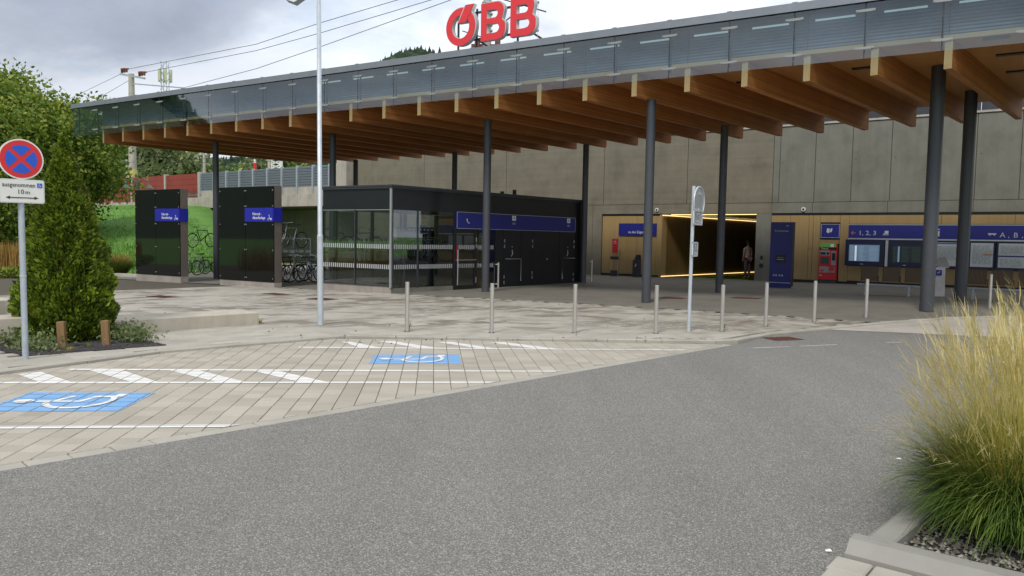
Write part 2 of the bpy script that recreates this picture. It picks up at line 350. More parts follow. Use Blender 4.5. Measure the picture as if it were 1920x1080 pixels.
M['stake']=wood('stake_wood',(.16,.09,.035),(.22,.13,.055),(.28,.17,.08),'z')
M['conif']=leafmat('conifer',(.012,.028,.014),(.022,.048,.02),(.045,.08,.03),.1,.8,.02)
# text
def text_mesh(body,size,mat,name='lettering',extr=.0015,align='LEFT',parent=None,loc=(0,0,0),rot=(R_(90),0,0),label=None,sx=1.,space=1.):
    cu=bpy.data.curves.new(name,'FONT'); cu.body=body; cu.size=size; cu.extrude=extr; cu.align_x=align; cu.space_character=space
    cu.resolution_u=2
    o=bpy.data.objects.new(name,cu); COL.objects.link(o); dg=bpy.context.evaluated_depsgraph_get()
    me=bpy.data.meshes.new_from_object(o.evaluated_get(dg)); bpy.data.objects.remove(o); me.materials.clear(); me.materials.append(mat)
    q=link(me,name,parent,label,loc=loc,rot=rot); q.scale=(sx,1,1); return q
def curve2d(name,loops,extr,mat,bevel=0):
    cu=bpy.data.curves.new(name,'CURVE'); cu.dimensions='2D'; cu.fill_mode='BOTH'; cu.extrude=extr; cu.offset=0
    for lp in loops:
        s=cu.splines.new('POLY'); s.points.add(len(lp)-1)
        for p,q in zip(s.points,lp): p.co=(q[0],q[1],0,1)
        s.use_cyclic_u=True
    o=bpy.data.objects.new(name,cu); COL.objects.link(o); dg=bpy.context.evaluated_depsgraph_get()
    me=bpy.data.meshes.new_from_object(o.evaluated_get(dg)); bpy.data.objects.remove(o); me.materials.clear(); me.materials.append(mat); return me
# ================================================================== GROUND
FA=-31.9; BA=48.3
O=np.array([-17.913,34.014]); fd=np.array([math.cos(R_(FA)),math.sin(R_(FA))]); bd=np.array([math.cos(R_(BA)),math.sin(R_(BA))])
def ST(s,t): p=O+fd*s+bd*t; return (float(p[0]),float(p[1]))
K=G(733,552.5); W0=G(1128,517); WA=-36.83; wd=np.array([math.cos(R_(WA)),math.sin(R_(WA))]); wn=np.array([-wd[1],wd[0]])
def WU(u,off=0): p=W0[:2]+wd*u+wn*off; return (float(p[0]),float(p[1]))
far=[(-3000,-600),(3000,-600),(3000,3000),(-3000,3000)]
g=MB(); 
xs=[-3000,-600,-120,-60,-40,-30,-22,-14,-6,0,6,14,22,30,40,60,120,600,3000]; ys=[-600,-120,-40,0,8,14,18,22,30,40,60,120,600,3000]
for i in range(len(xs)-1):
    for j in range(len(ys)-1):
        g.add([(x,y,zg(x,y)-.08) for x,y in ((xs[i],ys[j]),(xs[i+1],ys[j]),(xs[i+1],ys[j+1]),(xs[i],ys[j+1]))],[(0,1,2,3)])
g.obj('ground',M['grass'],kind='structure')
E1=np.array([3.94,13.32]); ed=np.array([math.cos(R_(45.6)),math.sin(R_(45.6))]); 
E0=E1-ed*14.2
kr=[tuple(G(*q)[:2]) for q in [(1384,641),(1450,629),(1556,618.2),(1660,608),(1770,600),(1850,597),(1990,596)]]
dr=[tuple(G(*q)[:2]) for q in [(1556,618.7),(1837,631),(2150,645)]]
road=[tuple(E1-ed*40),(3.94,13.32),kr[1],dr[0],dr[1],dr[2],(60,16),(60,-40),(-24,-40)]
# the road is not convex: build it as two convex pieces meeting edge to edge, joined in one sheet
rb=MB()
def sheet_into(b,poly,dz,cell=2.0,zf=zg):
    if parea(poly)<0: poly=poly[::-1]
    xs=[p[0] for p in poly]; ys=[p[1] for p in poly]
    for i in range(math.floor(min(xs)/cell),math.ceil(max(xs)/cell)):
        for j in range(math.floor(min(ys)/cell),math.ceil(max(ys)/cell)):
            q=clipconv(poly,[(i*cell,j*cell),((i+1)*cell,j*cell),((i+1)*cell,(j+1)*cell),(i*cell,(j+1)*cell)])
            if len(q)>=3 and abs(parea(q))>1e-6: b.add([(a,c,zf(a,c)+dz) for a,c in q],[tuple(range(len(q)))])
sheet_into(rb,road,0)
rb.obj('road',M['asphalt'],kind='structure')
sheet('driveway',[kr[1],kr[2],kr[3],kr[4],kr[5],kr[6],dr[2],dr[1],dr[0]],.006,M['drive'])
# faint worn white marks on the asphalt
wm=MB()
for a,b_ in (((1410,653),(1480,650.5)),((1500,649.5),(1570,646.5)),((1660,642.8),(1690,642))):
    p,q=G(*a),G(*b_); wm.bar((p[0],p[1],zg(p[0],p[1])+.004),(q[0],q[1],zg(q[0],q[1])+.004),.05,.003)
M['worn']=simple('worn_line_paint',(.40,.40,.39),.8,0,.3,12)
wm.obj('worn_road_marking',M['worn'],kind='structure')
# ------------------------------------------------------------------ parking bay paving
PA=R_(5.82); P0=G(845,718.7)[:2]; e1=np.array([math.cos(PA),math.sin(PA)]); e2=np.array([-e1[1],e1[0]]); CS=.205
cols=((.35,.318,.262),(.395,.36,.30),(.435,.398,.335))
M['paver']=paver_mat('bay_paver',cols,PA,(CS,CS),P0[0],P0[1])
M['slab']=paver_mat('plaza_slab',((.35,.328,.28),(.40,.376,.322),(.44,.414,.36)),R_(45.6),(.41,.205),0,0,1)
M['bed']=simple('joint_sand',(.21,.185,.15),.95,0,.3,5)
Ks=[tuple(G(*q)[:2]) for q in [(1342,643),(933,638.5),(647,633.5),(300,663),(0,703)]]
Kx=[Ks[0],Ks[1],Ks[2],Ks[3],Ks[4],(Ks[4][0]-1.9,Ks[4][1]-3.2)]
BW=.17
edn=np.array([-ed[1],ed[0]])
PP=[tuple(E0),tuple(E1-ed*.25)]+Kx
if parea(PP)<0: PP=PP[::-1]
lot=sheet('parking_pavement',PP,-.012,M['bed'])
PPi=clip(PP,tuple(E0+edn*(BW+.006)),tuple(E1+edn*(BW+.006)))
if abs(parea(PPi))<abs(parea(PP))*.3: PPi=clip(PP,tuple(E1+edn*(BW+.006)),tuple(E0+edn*(BW+.006)))
def cellpoly(i,j,j_=.004):
    return [tuple(P0+e1*(i*CS+a)+e2*(j*CS+b)) for a,b in ((j_,j_),(CS-j_,j_),(CS-j_,CS-j_),(j_,CS-j_))]
full=MB(); h=CS/2-.0035; full.cbox(-h,h,-h,h,-.05,0,.004); fullme=full.mesh('paver',M['paver'])
cells=[]
for i in range(-60,45):
    for j in range(-30,40):
        c=P0+e1*(i+.5)*CS+e2*(j+.5)*CS
        if c[1]<3 or math.hypot(*c)>20: continue
        q=clipconv(cellpoly(i,j,.0035),PPi)
        if len(q)<3 or abs(parea(q))<.002: continue
        vis=abs(c[0])<c[1]*.72+.3
        if not vis: continue
        cells.append((math.hypot(*c),i,j,q,abs(parea(q))>.97*(CS-.01)**2))
cells.sort(key=lambda a:a[0]); rest=MB(); np_=0
def pris(b,q,z0,z1,c=.005):
    cx=sum(p[0] for p in q)/len(q); cy=sum(p[1] for p in q)/len(q); n=len(q)
    q2=[(p[0]+(cx-p[0])*c/.1,p[1]+(cy-p[1])*c/.1) for p in q]
    zz=lambda p:zg(*p)
    b.add([(x,y,zz((x,y))+z0) for x,y in q]+[(x,y,zz((x,y))+z1-c) for x,y in q]+[(x,y,zz((x,y))+z1) for x,y in q2],
        [(i,(i+1)%n,n+(i+1)%n,n+i) for i in range(n)]+[(n+i,n+(i+1)%n,2*n+(i+1)%n,2*n+i) for i in range(n)]+[tuple(range(2*n,3*n))])
for d_,i,j,q,isf in cells:
    dz=random.uniform(-.0015,.0015)
    if isf and np_<300:
        c=P0+e1*(i+.5)*CS+e2*(j+.5)*CS
        o=link(fullme,'paver',lot,loc=(c[0],c[1],dz),rot=(random.uniform(-.006,.006),random.uniform(-.006,.006),PA)); np_+=1
    else: pris(rest,q,-.05,dz,.004)
rest.obj('paver_field',M['paver'],lot,kind='stuff')
# border stones along the asphalt
n_=int(13.6/.31)
bs=MB(); bs.cbox(-.15,.15,-BW/2+.004,BW/2-.004,-.06,.0,.008); bsm=bs.mesh('border_stone',M['kerb'])
sgn=1 if np.dot(edn,np.array([0,1.]))>0 else -1
for k in range(n_):
    c=E1-ed*(.35+k*.31)+edn*sgn*BW/2
    link(bsm,'border_stone',lot,loc=(c[0],c[1],random.uniform(-.001,.003)),rot=(0,0,R_(45.6)+random.uniform(-.012,.012)))
# ------------------------------------------------------------------ paint, cut by the paver joints
M['mark']=simple('road_paint_white',(.74,.73,.70),.6,0,.06,9)
M['markb']=simple('road_paint_blue',(.19,.39,.67),.6,0,.08,7)
def paint(name,polys,mat,dz=.0035,parent=None,label=None):
    b=MB()
    for ip,pl in enumerate(polys):
        if len(pl)<3: continue
        if parea(pl)<0: pl=pl[::-1]
        rel=[((np.array(p)-P0)@e1/CS,(np.array(p)-P0)@e2/CS) for p in pl]
        for i in range(math.floor(min(r[0] for r in rel)),math.ceil(max(r[0] for r in rel))):
            for j in range(math.floor(min(r[1] for r in rel)),math.ceil(max(r[1] for r in rel))):
                q=clipconv(pl,cellpoly(i,j,.0065)); q=clipconv(q,PPw) if len(q)>=3 else q
                if len(q)>=3 and abs(parea(q))>1e-6: b.add([(x,y,dz+.0003*ip) for x,y in q],[tuple(range(len(q)))])
    return b.obj(name,mat,parent or lot,label)
PPw=PPi
g2=lambda *q:[tuple(G(*p)[:2]) for p in q]
def line(a,b,w=.10):
    p,q=np.array(G(*a)[:2]),np.array(G(*b)[:2]); d=(q-p)/np.linalg.norm(q-p); n=np.array([-d[1],d[0]])*w/2
    return [tuple(p-n),tuple(q-n),tuple(q+n),tuple(p+n)]
for a,b_ in (((-60,802.5),(545,798)),((-60,718),(980,717.5)),((130,693),(1098,697)),((560,651.5),(1320,657))):
    paint('painted_line',[line(a,b_)],M['mark'],.0045)
H=[[(34,702),(77,697.5),(133,716.5),(72,716.5)],[(163,693.5),(228,694),(297,716.8),(246,716.8)],[(315,694),(373,694.5),(462,717),(408,717)],[(472,695),(520,695.3),(615,717),(563,717)],
   [(638,640.3),(657,641),(718,652.8),(677,652.2)],[(709,640),(738,640),(825,653.5),(787,653)],[(815,641),(845,641),(932,654.3),(900,654)],[(917,642),(947,642),(1057,655.5),(1010,655)]]
for q in H: paint('hatch_stripe',[g2(*q)],M['mark'],.0035)
def lerpq(Q,u,v):  # projective map of the unit square to a quad on the ground
    return tuple((1-u)*(1-v)*np.array(Q[0])+u*(1-v)*np.array(Q[1])+u*v*np.array(Q[2])+(1-u)*v*np.array(Q[3]))
Q1=g2((58,736),(291,736.7),(223,771.7),(-44,771)); Q2=g2((704,665),(862,665),(864,682.7),(691,682.7))
# wheelchair symbol, drawn in metres on a 2.0 x 1.0 panel (head to the left)
def strokes(pts,w):
    o=[]
    for a,b_ in zip(pts[:-1],pts[1:]):
        a=np.array(a,float);b_=np.array(b_,float);d=b_-a;l=np.linalg.norm(d)
        if l<1e-6: continue
        d/=l;n=np.array([-d[1],d[0]])*w/2;a=a-d*w*.15;b_=b_+d*w*.15;o.append([tuple(a-n),tuple(b_-n),tuple(b_+n),tuple(a+n)])
    return o
arc=lambda cx,cy,rx,ry,a0,a1,n=12:[(cx+rx*math.cos(R_(a0+(a1-a0)*i/n)),cy+ry*math.sin(R_(a0+(a1-a0)*i/n))) for i in range(n+1)]
sym=[]
sym+=strokes([(.50,.52),(1.12,.52),(1.22,.25),(1.55,.25)],.085)+strokes([(1.50,.17),(1.62,.17)],.17)+strokes([(.72,.52),(.86,.24)],.085)
sym+=strokes(arc(1.13,.50,.46,.36,165,20,12),.085)+strokes(arc(1.13,.50,.46,.36,20,-32,6),.085)
sym+=[arc(.31,.54,.15,.10,0,360,10)[:-1]]
for Q,lb in ((Q1,'blue panel with white wheelchair symbol'),(Q2,'smaller worn blue panel with white wheelchair symbol')):
    paint('disabled_bay_panel',[Q],M['markb'],.0035,label=lb)
    # orient: u to the right, v from far edge to near edge
    paint('wheelchair_symbol',[[lerpq(Q,x/2.0,y) for x,y in s] for s in sym],M['mark'],.0065)
# ------------------------------------------------------------------ plaza
wL=WU(-60); 
zt=lambda x,y:zg(x,y)
pz=[Kx[5],Ks[4],Ks[3],Ks[2],Ks[1],Ks[0],kr[0]]
edge=pz+kr[1:]+[(26,22.5),(30,12),(34,14),(31,26)]
fl=MB()
# ground sheets of the forecourt: bed under the slabs in front, smooth paving under the roof
cl_line=(ST(-12,-.75),ST(45,-.75))     # canopy drip line
def plazapoly(): 
    return [(-30,12)]+[Kx[5],Ks[4],Ks[3],Ks[2],Ks[1],Ks[0]]+kr+[(30,18),(34,30),WU(24,.3),WU(-42,.3),(-40,50),(-34,26)]
pp=plazapoly()
# fan of convex pieces
def tri_poly(poly):
    from mathutils.geometry import tessellate_polygon
    idx=tessellate_polygon([[Vector((x,y,0)) for x,y in poly]]); return [[poly[i] for i in t] for t in idx]
bedb=MB(); flo=MB(); flol=MB()
for t in tri_poly(pp):
    if parea(t)<0: t=t[::-1]
    front=clip(t,cl_line[1],cl_line[0]); back=clip(t,cl_line[0],cl_line[1])
    # front = camera side
    lA,lB=ST(-1.2,-3),ST(-1.2,60); backL=clip(back,lA,lB) if len(back)>2 else []; back=clip(back,lB,lA) if len(back)>2 else []
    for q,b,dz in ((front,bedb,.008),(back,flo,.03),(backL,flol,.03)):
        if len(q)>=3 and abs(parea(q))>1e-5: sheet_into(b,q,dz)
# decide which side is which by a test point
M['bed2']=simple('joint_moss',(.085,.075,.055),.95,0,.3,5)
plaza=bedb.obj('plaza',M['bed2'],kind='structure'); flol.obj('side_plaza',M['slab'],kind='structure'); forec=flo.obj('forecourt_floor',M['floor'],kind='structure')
# plaza slabs (running bond), nearest 300 single, the rest joined
SA=R_(45.6); s1=np.array([math.cos(SA),math.sin(SA)]); s2=np.array([-s1[1],s1[0]]); SL,SWd=.41,.205
holes=[g2((-30,648),(55,671),(312,652),(200,632),(-30,628))]
bedpoly=g2((-60,650),(50,672),(312,651.5),(225,631),(-60,631))
if parea(bedpoly)<0: bedpoly=bedpoly[::-1]
def inside(p,poly):
    c=False;n=len(poly)
    for i in range(n):
        a,b_=poly[i],poly[(i+1)%n]
        if (a[1]>p[1])!=(b_[1]>p[1]) and p[0]<(b_[0]-a[0])*(p[1]-a[1])/(b_[1]-a[1])+a[0]: c=not c
    return c
slabs=[]
nd=np.array([-fd[1],fd[0]])
kpoly=[Kx[5],Ks[4],Ks[3],Ks[2],Ks[1],Ks[0]]+kr
for i in range(-95,95):
    for j in range(-30,130):
        c=s1*(i+.5*(j%2)+.5)*SL+s2*(j+.5)*SWd
        if c[1]<7 or abs(c[0])>c[1]*.72+.4 or c[1]>33: continue
        if ((c-O)@nd)>-.75: continue
        if not inside(c,pp) or inside(c,bedpoly): continue
        # keep clear of the kerb line
        md=9
        for a,b_ in zip(kpoly[:-1],kpoly[1:]):
            a=np.array(a);b_=np.array(b_);d=b_-a;t_=max(0,min(1,((c-a)@d)/(d@d)));md=min(md,np.linalg.norm(c-a-d*t_))
        if md<.22: continue
        slabs.append((math.hypot(*c),c))
slabs.sort(key=lambda a:a[0])
sb=MB(); sb.cbox(-SL/2+.003,SL/2-.003,-SWd/2+.003,SWd/2-.003,-.05,0,.005); sbm=sb.mesh('paving_slab',M['slab']); rest=MB()
for k,(d_,c) in enumerate(slabs):
    if k<300: link(sbm,'paving_slab',plaza,loc=(c[0],c[1],zg(*c)+.03+random.uniform(-.002,.002)),rot=(random.uniform(-.004,.004),random.uniform(-.004,.004),SA))
    else:
        hx,hy=SL/2-.003,SWd/2-.003
        pris(rest,[tuple(c+s1*a*hx+s2*b_*hy) for a,b_ in ((-1,-1),(1,-1),(1,1),(-1,1))],-.02,.03+random.uniform(-.002,.002),.004)
rest.obj('paving_slab_field',M['slab'],plaza,kind='stuff')
# kerb
kerb=T('kerb',None,None,(0,0,0),kind='structure')
def stones(pts,L_,w,h,par,mat,name='kerb_stone',side=1,base=-.12,slant=0):
    for a,b_ in zip(pts[:-1],pts[1:]):
        a=np.array(a);b_=np.array(b_);l=np.linalg.norm(b_-a);n=max(1,round(l/L_));d=(b_-a)/l;ang=math.atan2(d[1],d[0]);ll=l/n;nn=np.array([-d[1],d[0]])*side
        q=MB();
        if slant:
            x0,x1=-ll/2+.004,ll/2-.004; pr_=[(-w/2*side,base),(-w/2*side,h*.38),((-w/2+slant)*side,h),((w/2-.01)*side,h),(w/2*side,h-.01),(w/2*side,base)]; n6=len(pr_)
            q.add([(x0,y,z) for y,z in pr_]+[(x1,y,z) for y,z in pr_],[tuple(range(n6)),tuple(range(2*n6-1,n6-1,-1))]+[(i,n6+i,n6+(i+1)%n6,(i+1)%n6) for i in range(n6)])
        else: q.cbox(-ll/2+.004,ll/2-.004,-w/2,w/2,base,h,.014)
        me=q.mesh(name,mat)
        for k in range(n):
            c=a+d*(k+.5)*ll+nn*w/2; link(me,name,par,loc=(c[0],c[1],zg(*c)+random.uniform(-.002,.003)),rot=(0,0,ang))
stones(kpoly,1.0,.15,.045,kerb,M['kerb'],side=1)
# ================================================================== CANOPY
can=T('station_canopy','long station canopy of brown timber beams behind a grey glass fascia','canopy',(O[0],O[1],0),R_(FA))
TL=lambda s:10.85-.0021*min(s,38)**2
BR=R_(BA-FA-90)
SP=1.46; cb_,sb_=math.cos(R_(BA-FA)),math.sin(R_(BA-FA))
for k in range(36):
    s=k*SP; Lb=TL(s); b=MB(); w=.08
    b.add([(-w,0,0),(w,0,0),(w,Lb,0),(-w,Lb,0),(-w,0,.62),(w,0,.62),(w,Lb,.62),(-w,Lb,.62)],[(0,3,2,1),(4,5,6,7),(1,2,6,5),(3,0,4,7)])
    b.cur=1; b.add([(-w,0,0),(w,0,0),(w,0,.62),(-w,0,.62)],[(0,1,2,3)]); b.add([(-w,Lb,0),(w,Lb,0),(w,Lb,.62),(-w,Lb,.62)],[(3,2,1,0)])
    me=b.mesh('beam',M['beam'],M['beam_end']); link(me,'beam',can,loc=(s,0,5.6),rot=(0,0,BR))
def lp(s,t): return (s+cb_*t,sb_*t)
for k in range(35):
    a,c=k*SP+.09,(k+1)*SP-.09; b=MB(); p=[lp(a,.0),lp(c,.0),lp(c,TL(c)-.05),lp(a,TL(a)-.05)]
    b.prism([(x,y+.02) for x,y in p],6.205,6.25); b.obj('ceiling_panel',M['ceil'],can)
xl=35*SP
b=MB()
for k in range(0): b.box(k*SP+(.085 if k else -.08),(k+1)*SP+.075,-.035,-.002,6.215,6.315)
for k in range(11):
    q=MB(); q.box(k*SP*3-(.08 if k==0 else -.002),(k+1)*SP*3-.002,-.04,-.003,6.21,6.315); q.obj('fascia_board',M['fascia'],can)
# ribbed cladding between board and roof
def ribs(x0,x1,y,z0,z1,n,dirx=1):
    b=MB(); dz=(z1-z0)/n
    for i in range(n):
        z=z0+i*dz
        b.add([(x0,y,z),(x1,y,z),(x1,y-.022,z+dz*.35),(x0,y-.022,z+dz*.35),(x1,y-.022,z+dz*.85),(x0,y-.022,z+dz*.85),(x1,y,z+dz),(x0,y,z+dz)],[(0,1,2,3),(3,2,4,5),(5,4,6,7)])
    return b
for k in range(17):
    ribs(k*SP*2-(.06 if k==0 else 0),(k+1)*SP*2-.012,.03,6.32,7.165,11).obj('ribbed_panel',M['ribbed'],can)
q=ribs(0,10.6,0,6.2,7.165,12); o=q.obj('ribbed_panel',M['ribbed'],can); o.location=(-.1,.05,0); o.rotation_euler=(0,0,R_(BA-FA-180)); o.scale=(-1,1,1)
# roof slab with overhang
XC=-1.47; GY=-.45
def lx(px,py,off=GY):
    P=O+np.array([math.sin(R_(FA)),-math.cos(R_(FA))])*(-off); p=PL(px,py,P,FA); return uv2(O,FA,p)
jx0=lx(257.5,245); jx19=lx(1765,95.6); jw=(jx19-jx0)/19
xc=lx(137.5,256.9)
b=MB(); roofp=[(xc-.03,GY-.05),(xl+2,GY-.05),lp(xl+2,9.2),lp(0,11.1),lp(-1.6,11.1)]
b.prism(roofp,7.19,7.30); rf=b.obj('roof',M['roofm'],can)
b=MB(); b.prism([(xc+.0,GY-.02),(xl+2,GY-.02),lp(xl+2,9.1),lp(0,11),lp(-1.5,11)],7.165,7.188); b.obj('roof_soffit',M['roofd'],can)
b=MB(); n_j=24
js=[jx0+jw*n for n in range(-2,30)]
js=[j for j in js if j>xc+.3]
for j in js: b.box(j-.06,j+.06,GY-.07,GY+.1,7.302,7.33)
b.obj('roof_edge_clip',M['roofm'],rf,kind='stuff')
b=MB(); b.box(xc-.03,xl+2,GY-.075,GY-.052,7.12,7.31); b.obj('roof_edge',M['roofm'],can)
edges=[xc]+js
for a,c in zip(edges[:-1],edges[1:]):
    b=MB(); b.box(a+.012,c-.012,GY-.006,GY+.006,5.895,7.16); b.obj('glass_pane',M['glassf'],can)
b=MB(); pm=MB(); cm=MB()
pm.box(-.02,.02,GY+.10,GY+.14,6.02,7.165); pm.box(-.012,.012,GY+.012,GY+.10,6.10,6.14); pm.box(-.012,.012,GY+.012,GY+.10,6.93,6.97); pme=pm.mesh('hanger_post',M['anth'])
cm.box(-.20,.20,GY-.016,GY-.007,-.028,.028); 
for sx in (-.17,.17):
    cm.tube([(sx,GY-.030,0),(sx,GY-.008,0)],.022,10)
cme=cm.mesh('glass_clamp',M['clampm'])
sm=MB(); sm.box(-.008,.008,GY-.009,GY+.02,5.89,7.16); sme=sm.mesh('pane_joint',M['anth'])
for j in js[:-1]:
    link(pme,'hanger_post',can,loc=(j,0,0)); link(cme,'glass_clamp',can,loc=(j,0,6.125)); link(cme,'glass_clamp',can,loc=(j,0,6.945)); link(sme,'pane_joint',can,loc=(j,0,0))
# glowing strips standing in for sky seen through gaps behind the glass
st_=MB(); st_.box(0,.86,-.06,-.03,6.955,6.995); stm=st_.mesh('gap_glow_strip',M['strip'])
for k in range(9,34): link(stm,'gap_glow_strip',can,loc=(k*SP+.16,0,0))
# glazed return on the left side
for k in range(7):
    b=MB(); b.box(-.006,.006,k*1.55+.01,(k+1)*1.55-.01,5.895,7.16); o=b.obj('glass_pane',M['glassf'],can); o.location=(xc,GY,0); o.rotation_euler=(0,0,BR)
for k in range(8):
    o=link(pme,'hanger_post',can); o.location=(xc+.3+cb_*(k*1.5-.1),sb_*k*1.5,0)
# recessed ceiling lights
for (px,py,w) in ((1620,127.5,.55),(1896,101.5,.6),(1868,71,.5),(1395,154,.4),(1908,134,.5)):
    d=ray(px,py); p=CAM+d*((6.19-CH)/d[2]); v_=p[:2]-O; lx_,ly_=float(v_@fd),float(v_@nd)
    b=MB(); b.box(-w/2,w/2,-.09,.09,6.17,6.203); o=b.obj('ceiling_light',M['black'],can); o.location=(lx_,ly_,0)
    q=MB(); q.box(-.1,.1,-.07,.07,6.165,6.169); qq=q.obj('light_grille',M['brownm'],o)
# ------------------------------------------------------------------ columns
def column(x,y,r,h,lab):
    t=T('column',lab,'column',(x,y,zg(x,y)+.03),0,'columns carrying the canopy'); z=h-zg(x,y)-.03
    b=MB(); b.tube([(0,0,0),(0,0,z)],r,28); b.obj('shaft',M['col'],t)
    b=MB(); b.tube([(0,0,.001),(0,0,.012)],r+.012,28); b.obj('base_ring',M['anth'],t)
def atTop(px,py,z=5.6):
    d=ray(px,py); p=CAM+d*((z-CH)/d[2]); return p
cl=[(G(406,523.5),.125,5.6,'dark column between the two black glass screens'),
    (atTop(624,252),.125,5.6,'dark column just right of the tall lamp post, rising behind the kiosk roof'),
    (atTop(667,300),.12,5.6,'thin dark column behind the kiosk roof at its glazed left end'),
    (atTop(853,285),.12,5.6,'dark column rising behind the middle of the kiosk roof'),
    (G(910,548.5),.125,5.6,'grey column in front of the blue sign of the kiosk'),
    (G(1093,531),.12,5.6,'dark column at the right end of the kiosk'),
    (G(1211,569),.125,5.6,'grey column in front of the small dark litter bin'),
    (G(1348,550),.125,5.6,'dark column in front of the lit tunnel'),
    (G(1737,586),.165,6.2,'thick grey column between the timetable boards, nearest of all'),
    (G(1800,567),.165,6.2,'thick dark column directly right of the nearest thick column')]
for p,r,h,lb in cl: column(float(p[0]),float(p[1]),r,h,lb)
# ------------------------------------------------------------------ station letters on the roof
sg=T('rooftop_sign','big red station letters on a steel frame standing on the canopy roof','sign',(O[0],O[1],0),R_(FA))
ty=.95; 
def letter(loops,x,z,name,s=1.):
    me=curve2d(name,loops,.075,M['whited2']); me2=curve2d('letter_face',loops,.006,M['obb'])
    o=link(me,name,sg,loc=(x,ty,z),rot=(R_(90),0,0))
    f=link(me2,'letter_face',o,loc=(0,0,.088)); f.scale=(.965,.975,1); 
    return o
M['whited2']=simple('letter_rim_white',(.50,.50,.50),.5,0,.05)
def Bl(w,h,t):
    def lobe(x0,x1,y0,y1,r):
        return [(x0,y0)]+[(x1-r+r*math.sin(a),y0+r-r*math.cos(a)) for a in [R_(i*15) for i in range(7)]]+[(x1-r+r*math.cos(a),y1-r+r*math.sin(a)) for a in [R_(i*15) for i in range(7)]]+[(x0,y1)]
    o=[(0,0)]+[(w-.3+.3*math.sin(R_(i*15)),.3-.3*math.cos(R_(i*15))) for i in range(7)]+[(w-.22+.22*math.cos(R_(i*18)),h*.52-.16+.16*math.sin(R_(i*18))) for i in range(4)]
    o+=[(w-.13,h*.53)]+[(w-.32+.26*math.cos(R_(-50+i*14)),h-.26+.26*math.sin(R_(-50+i*14))) for i in range(2,11)]+[(0,h)]
    i1=lobe(t,w-t,t,h*.5-t*.35,.16); i2=lobe(t,w-t-.06,h*.5+t*.45,h-t,.14)
    return [o,i1,i2]
def ell(cx,cy,rx,ry,n=40): return [(cx+rx*math.cos(2*math.pi*i/n),cy+ry*math.sin(2*math.pi*i/n)) for i in range(n)]
Bz=7.88; xB1=uv2(O,FA,PL(906,45,O+bd*1,FA)); xB2=uv2(O,FA,PL(961,40,O+bd*1,FA)); xO=uv2(O,FA,PL(841,50,O+bd*1,FA)); wO=uv2(O,FA,PL(897,50,O+bd*1,FA))-xO
wB=uv2(O,FA,PL(952.5,45,O+bd*1,FA))-xB1
letter(Bl(wB,1.17,.22),xB1,Bz,'letter_B'); letter(Bl(wB,1.17,.22),xB2,Bz,'letter_B')
# O with a slanted double bar cutting its upper right
oo=letter([ell(wO/2,.60,wO/2,.605),ell(wO/2,.60,wO/2-.235,.37)],xO,Bz-.04,'letter_O')
bar=[(.50,.70),(.80,.70),(1.12,1.24),(.80,1.24)]
gap=[(.455,.70),(.50,.70),(.80,1.24),(.755,1.24)]
me=curve2d('umlaut_bar',[bar],.075,M['whited2']); ob=link(me,'umlaut_bar',sg,loc=(xO-.02,ty-.02,Bz-.04),rot=(R_(90),0,0)); me2=curve2d('letter_face',[bar],.006,M['obb']); f=link(me2,'letter_face',ob,loc=(.02,.02,.09)); f.scale=(.97,.98,1)
me=curve2d('bar_gap_strip',[gap],.01,M['whited2']); link(me,'bar_gap',oo,loc=(-.02,0,.092))  # pale strip laid on the O's face beside the slanted bar
b=MB(); x0,x1=xO+.15,xB2+wB-.1
for x in (xO+.28,xO+1.0,xB2+.1): b.bar((x,ty+.2,7.3),(x,ty+.2,9.0),.05)
b.bar((x0,ty+.2,8.05),(x1,ty+.2,8.05),.06); b.bar((x0+.6,ty+.2,8.88),(x1,ty+.2,8.88),.06)
b.bar((x1+.7,ty+1.4,7.3),(x1-.5,ty+.25,8.2),.05); b.bar((xO+1.9,ty+1.4,7.3),(xO+1.0,ty+.25,8.05),.05)
b.bar((xO+.4,ty+.25,8.4),(xO+1.6,ty+.25,7.95),.03); b.bar((xO+1.3,ty+1.2,8.75),(xB2,ty+.25,8.7),.03); b.bar((xB1,ty+.3,9.4),(x1+.2,ty+.3,8.6),.035)
b.obj('support_frame',M['anth'],sg)
b=MB(); b.tube([(xB2+1.3,.3,7.3),(xB2+1.3,.3,8.7)],.006,5); tag(b.obj('lightning_rod',M['galv']),'thin lightning rod on the canopy roof right of the red letters','rod'); lr=bpy.data.objects['lightning_rod']; lr.location=(O[0],O[1],0); lr.rotation_euler=(0,0,R_(FA))
# ================================================================== KIOSK
M['dash']=simple('dash_film',(.36,.37,.38),.5)
kk=T('kiosk','dark flat-roofed kiosk with glazed corner and blue sign band under the canopy','kiosk',(K[0],K[1],0),R_(FA))
def kp(name,b,mat,lab=None,par=None):    # part on the long right-hand face: local y runs along it, +x is outward
    o=b.obj(name,mat,par or kk,lab); 
    if par is None: o.rotation_euler=(0,0,BR)
    return o
def kd(px,py): p=PL(px,py,K,BA); return float(np.hypot(*(p-K)[:2]))*(1 if p[1]>K[1] else -1)
LX=-2.98
LK=9.95
dg_=kd(850,480)
b=MB(); b.box(LX,-.003,.0,.12,-.2,.185); b.obj('plinth',M['conc_p'],kk)
b=MB(); b.box(-.14,0,.0,dg_,-.2,.13); kp('plinth',b,M['conc_g'])
b=MB()
b.prism([(LX,0),(0,0),(cb_*LK,sb_*LK),(cb_*LK+LX,sb_*LK)],2.6,3.26); b.obj('upper_wall',M['black'],kk)
b=MB(); e=.06
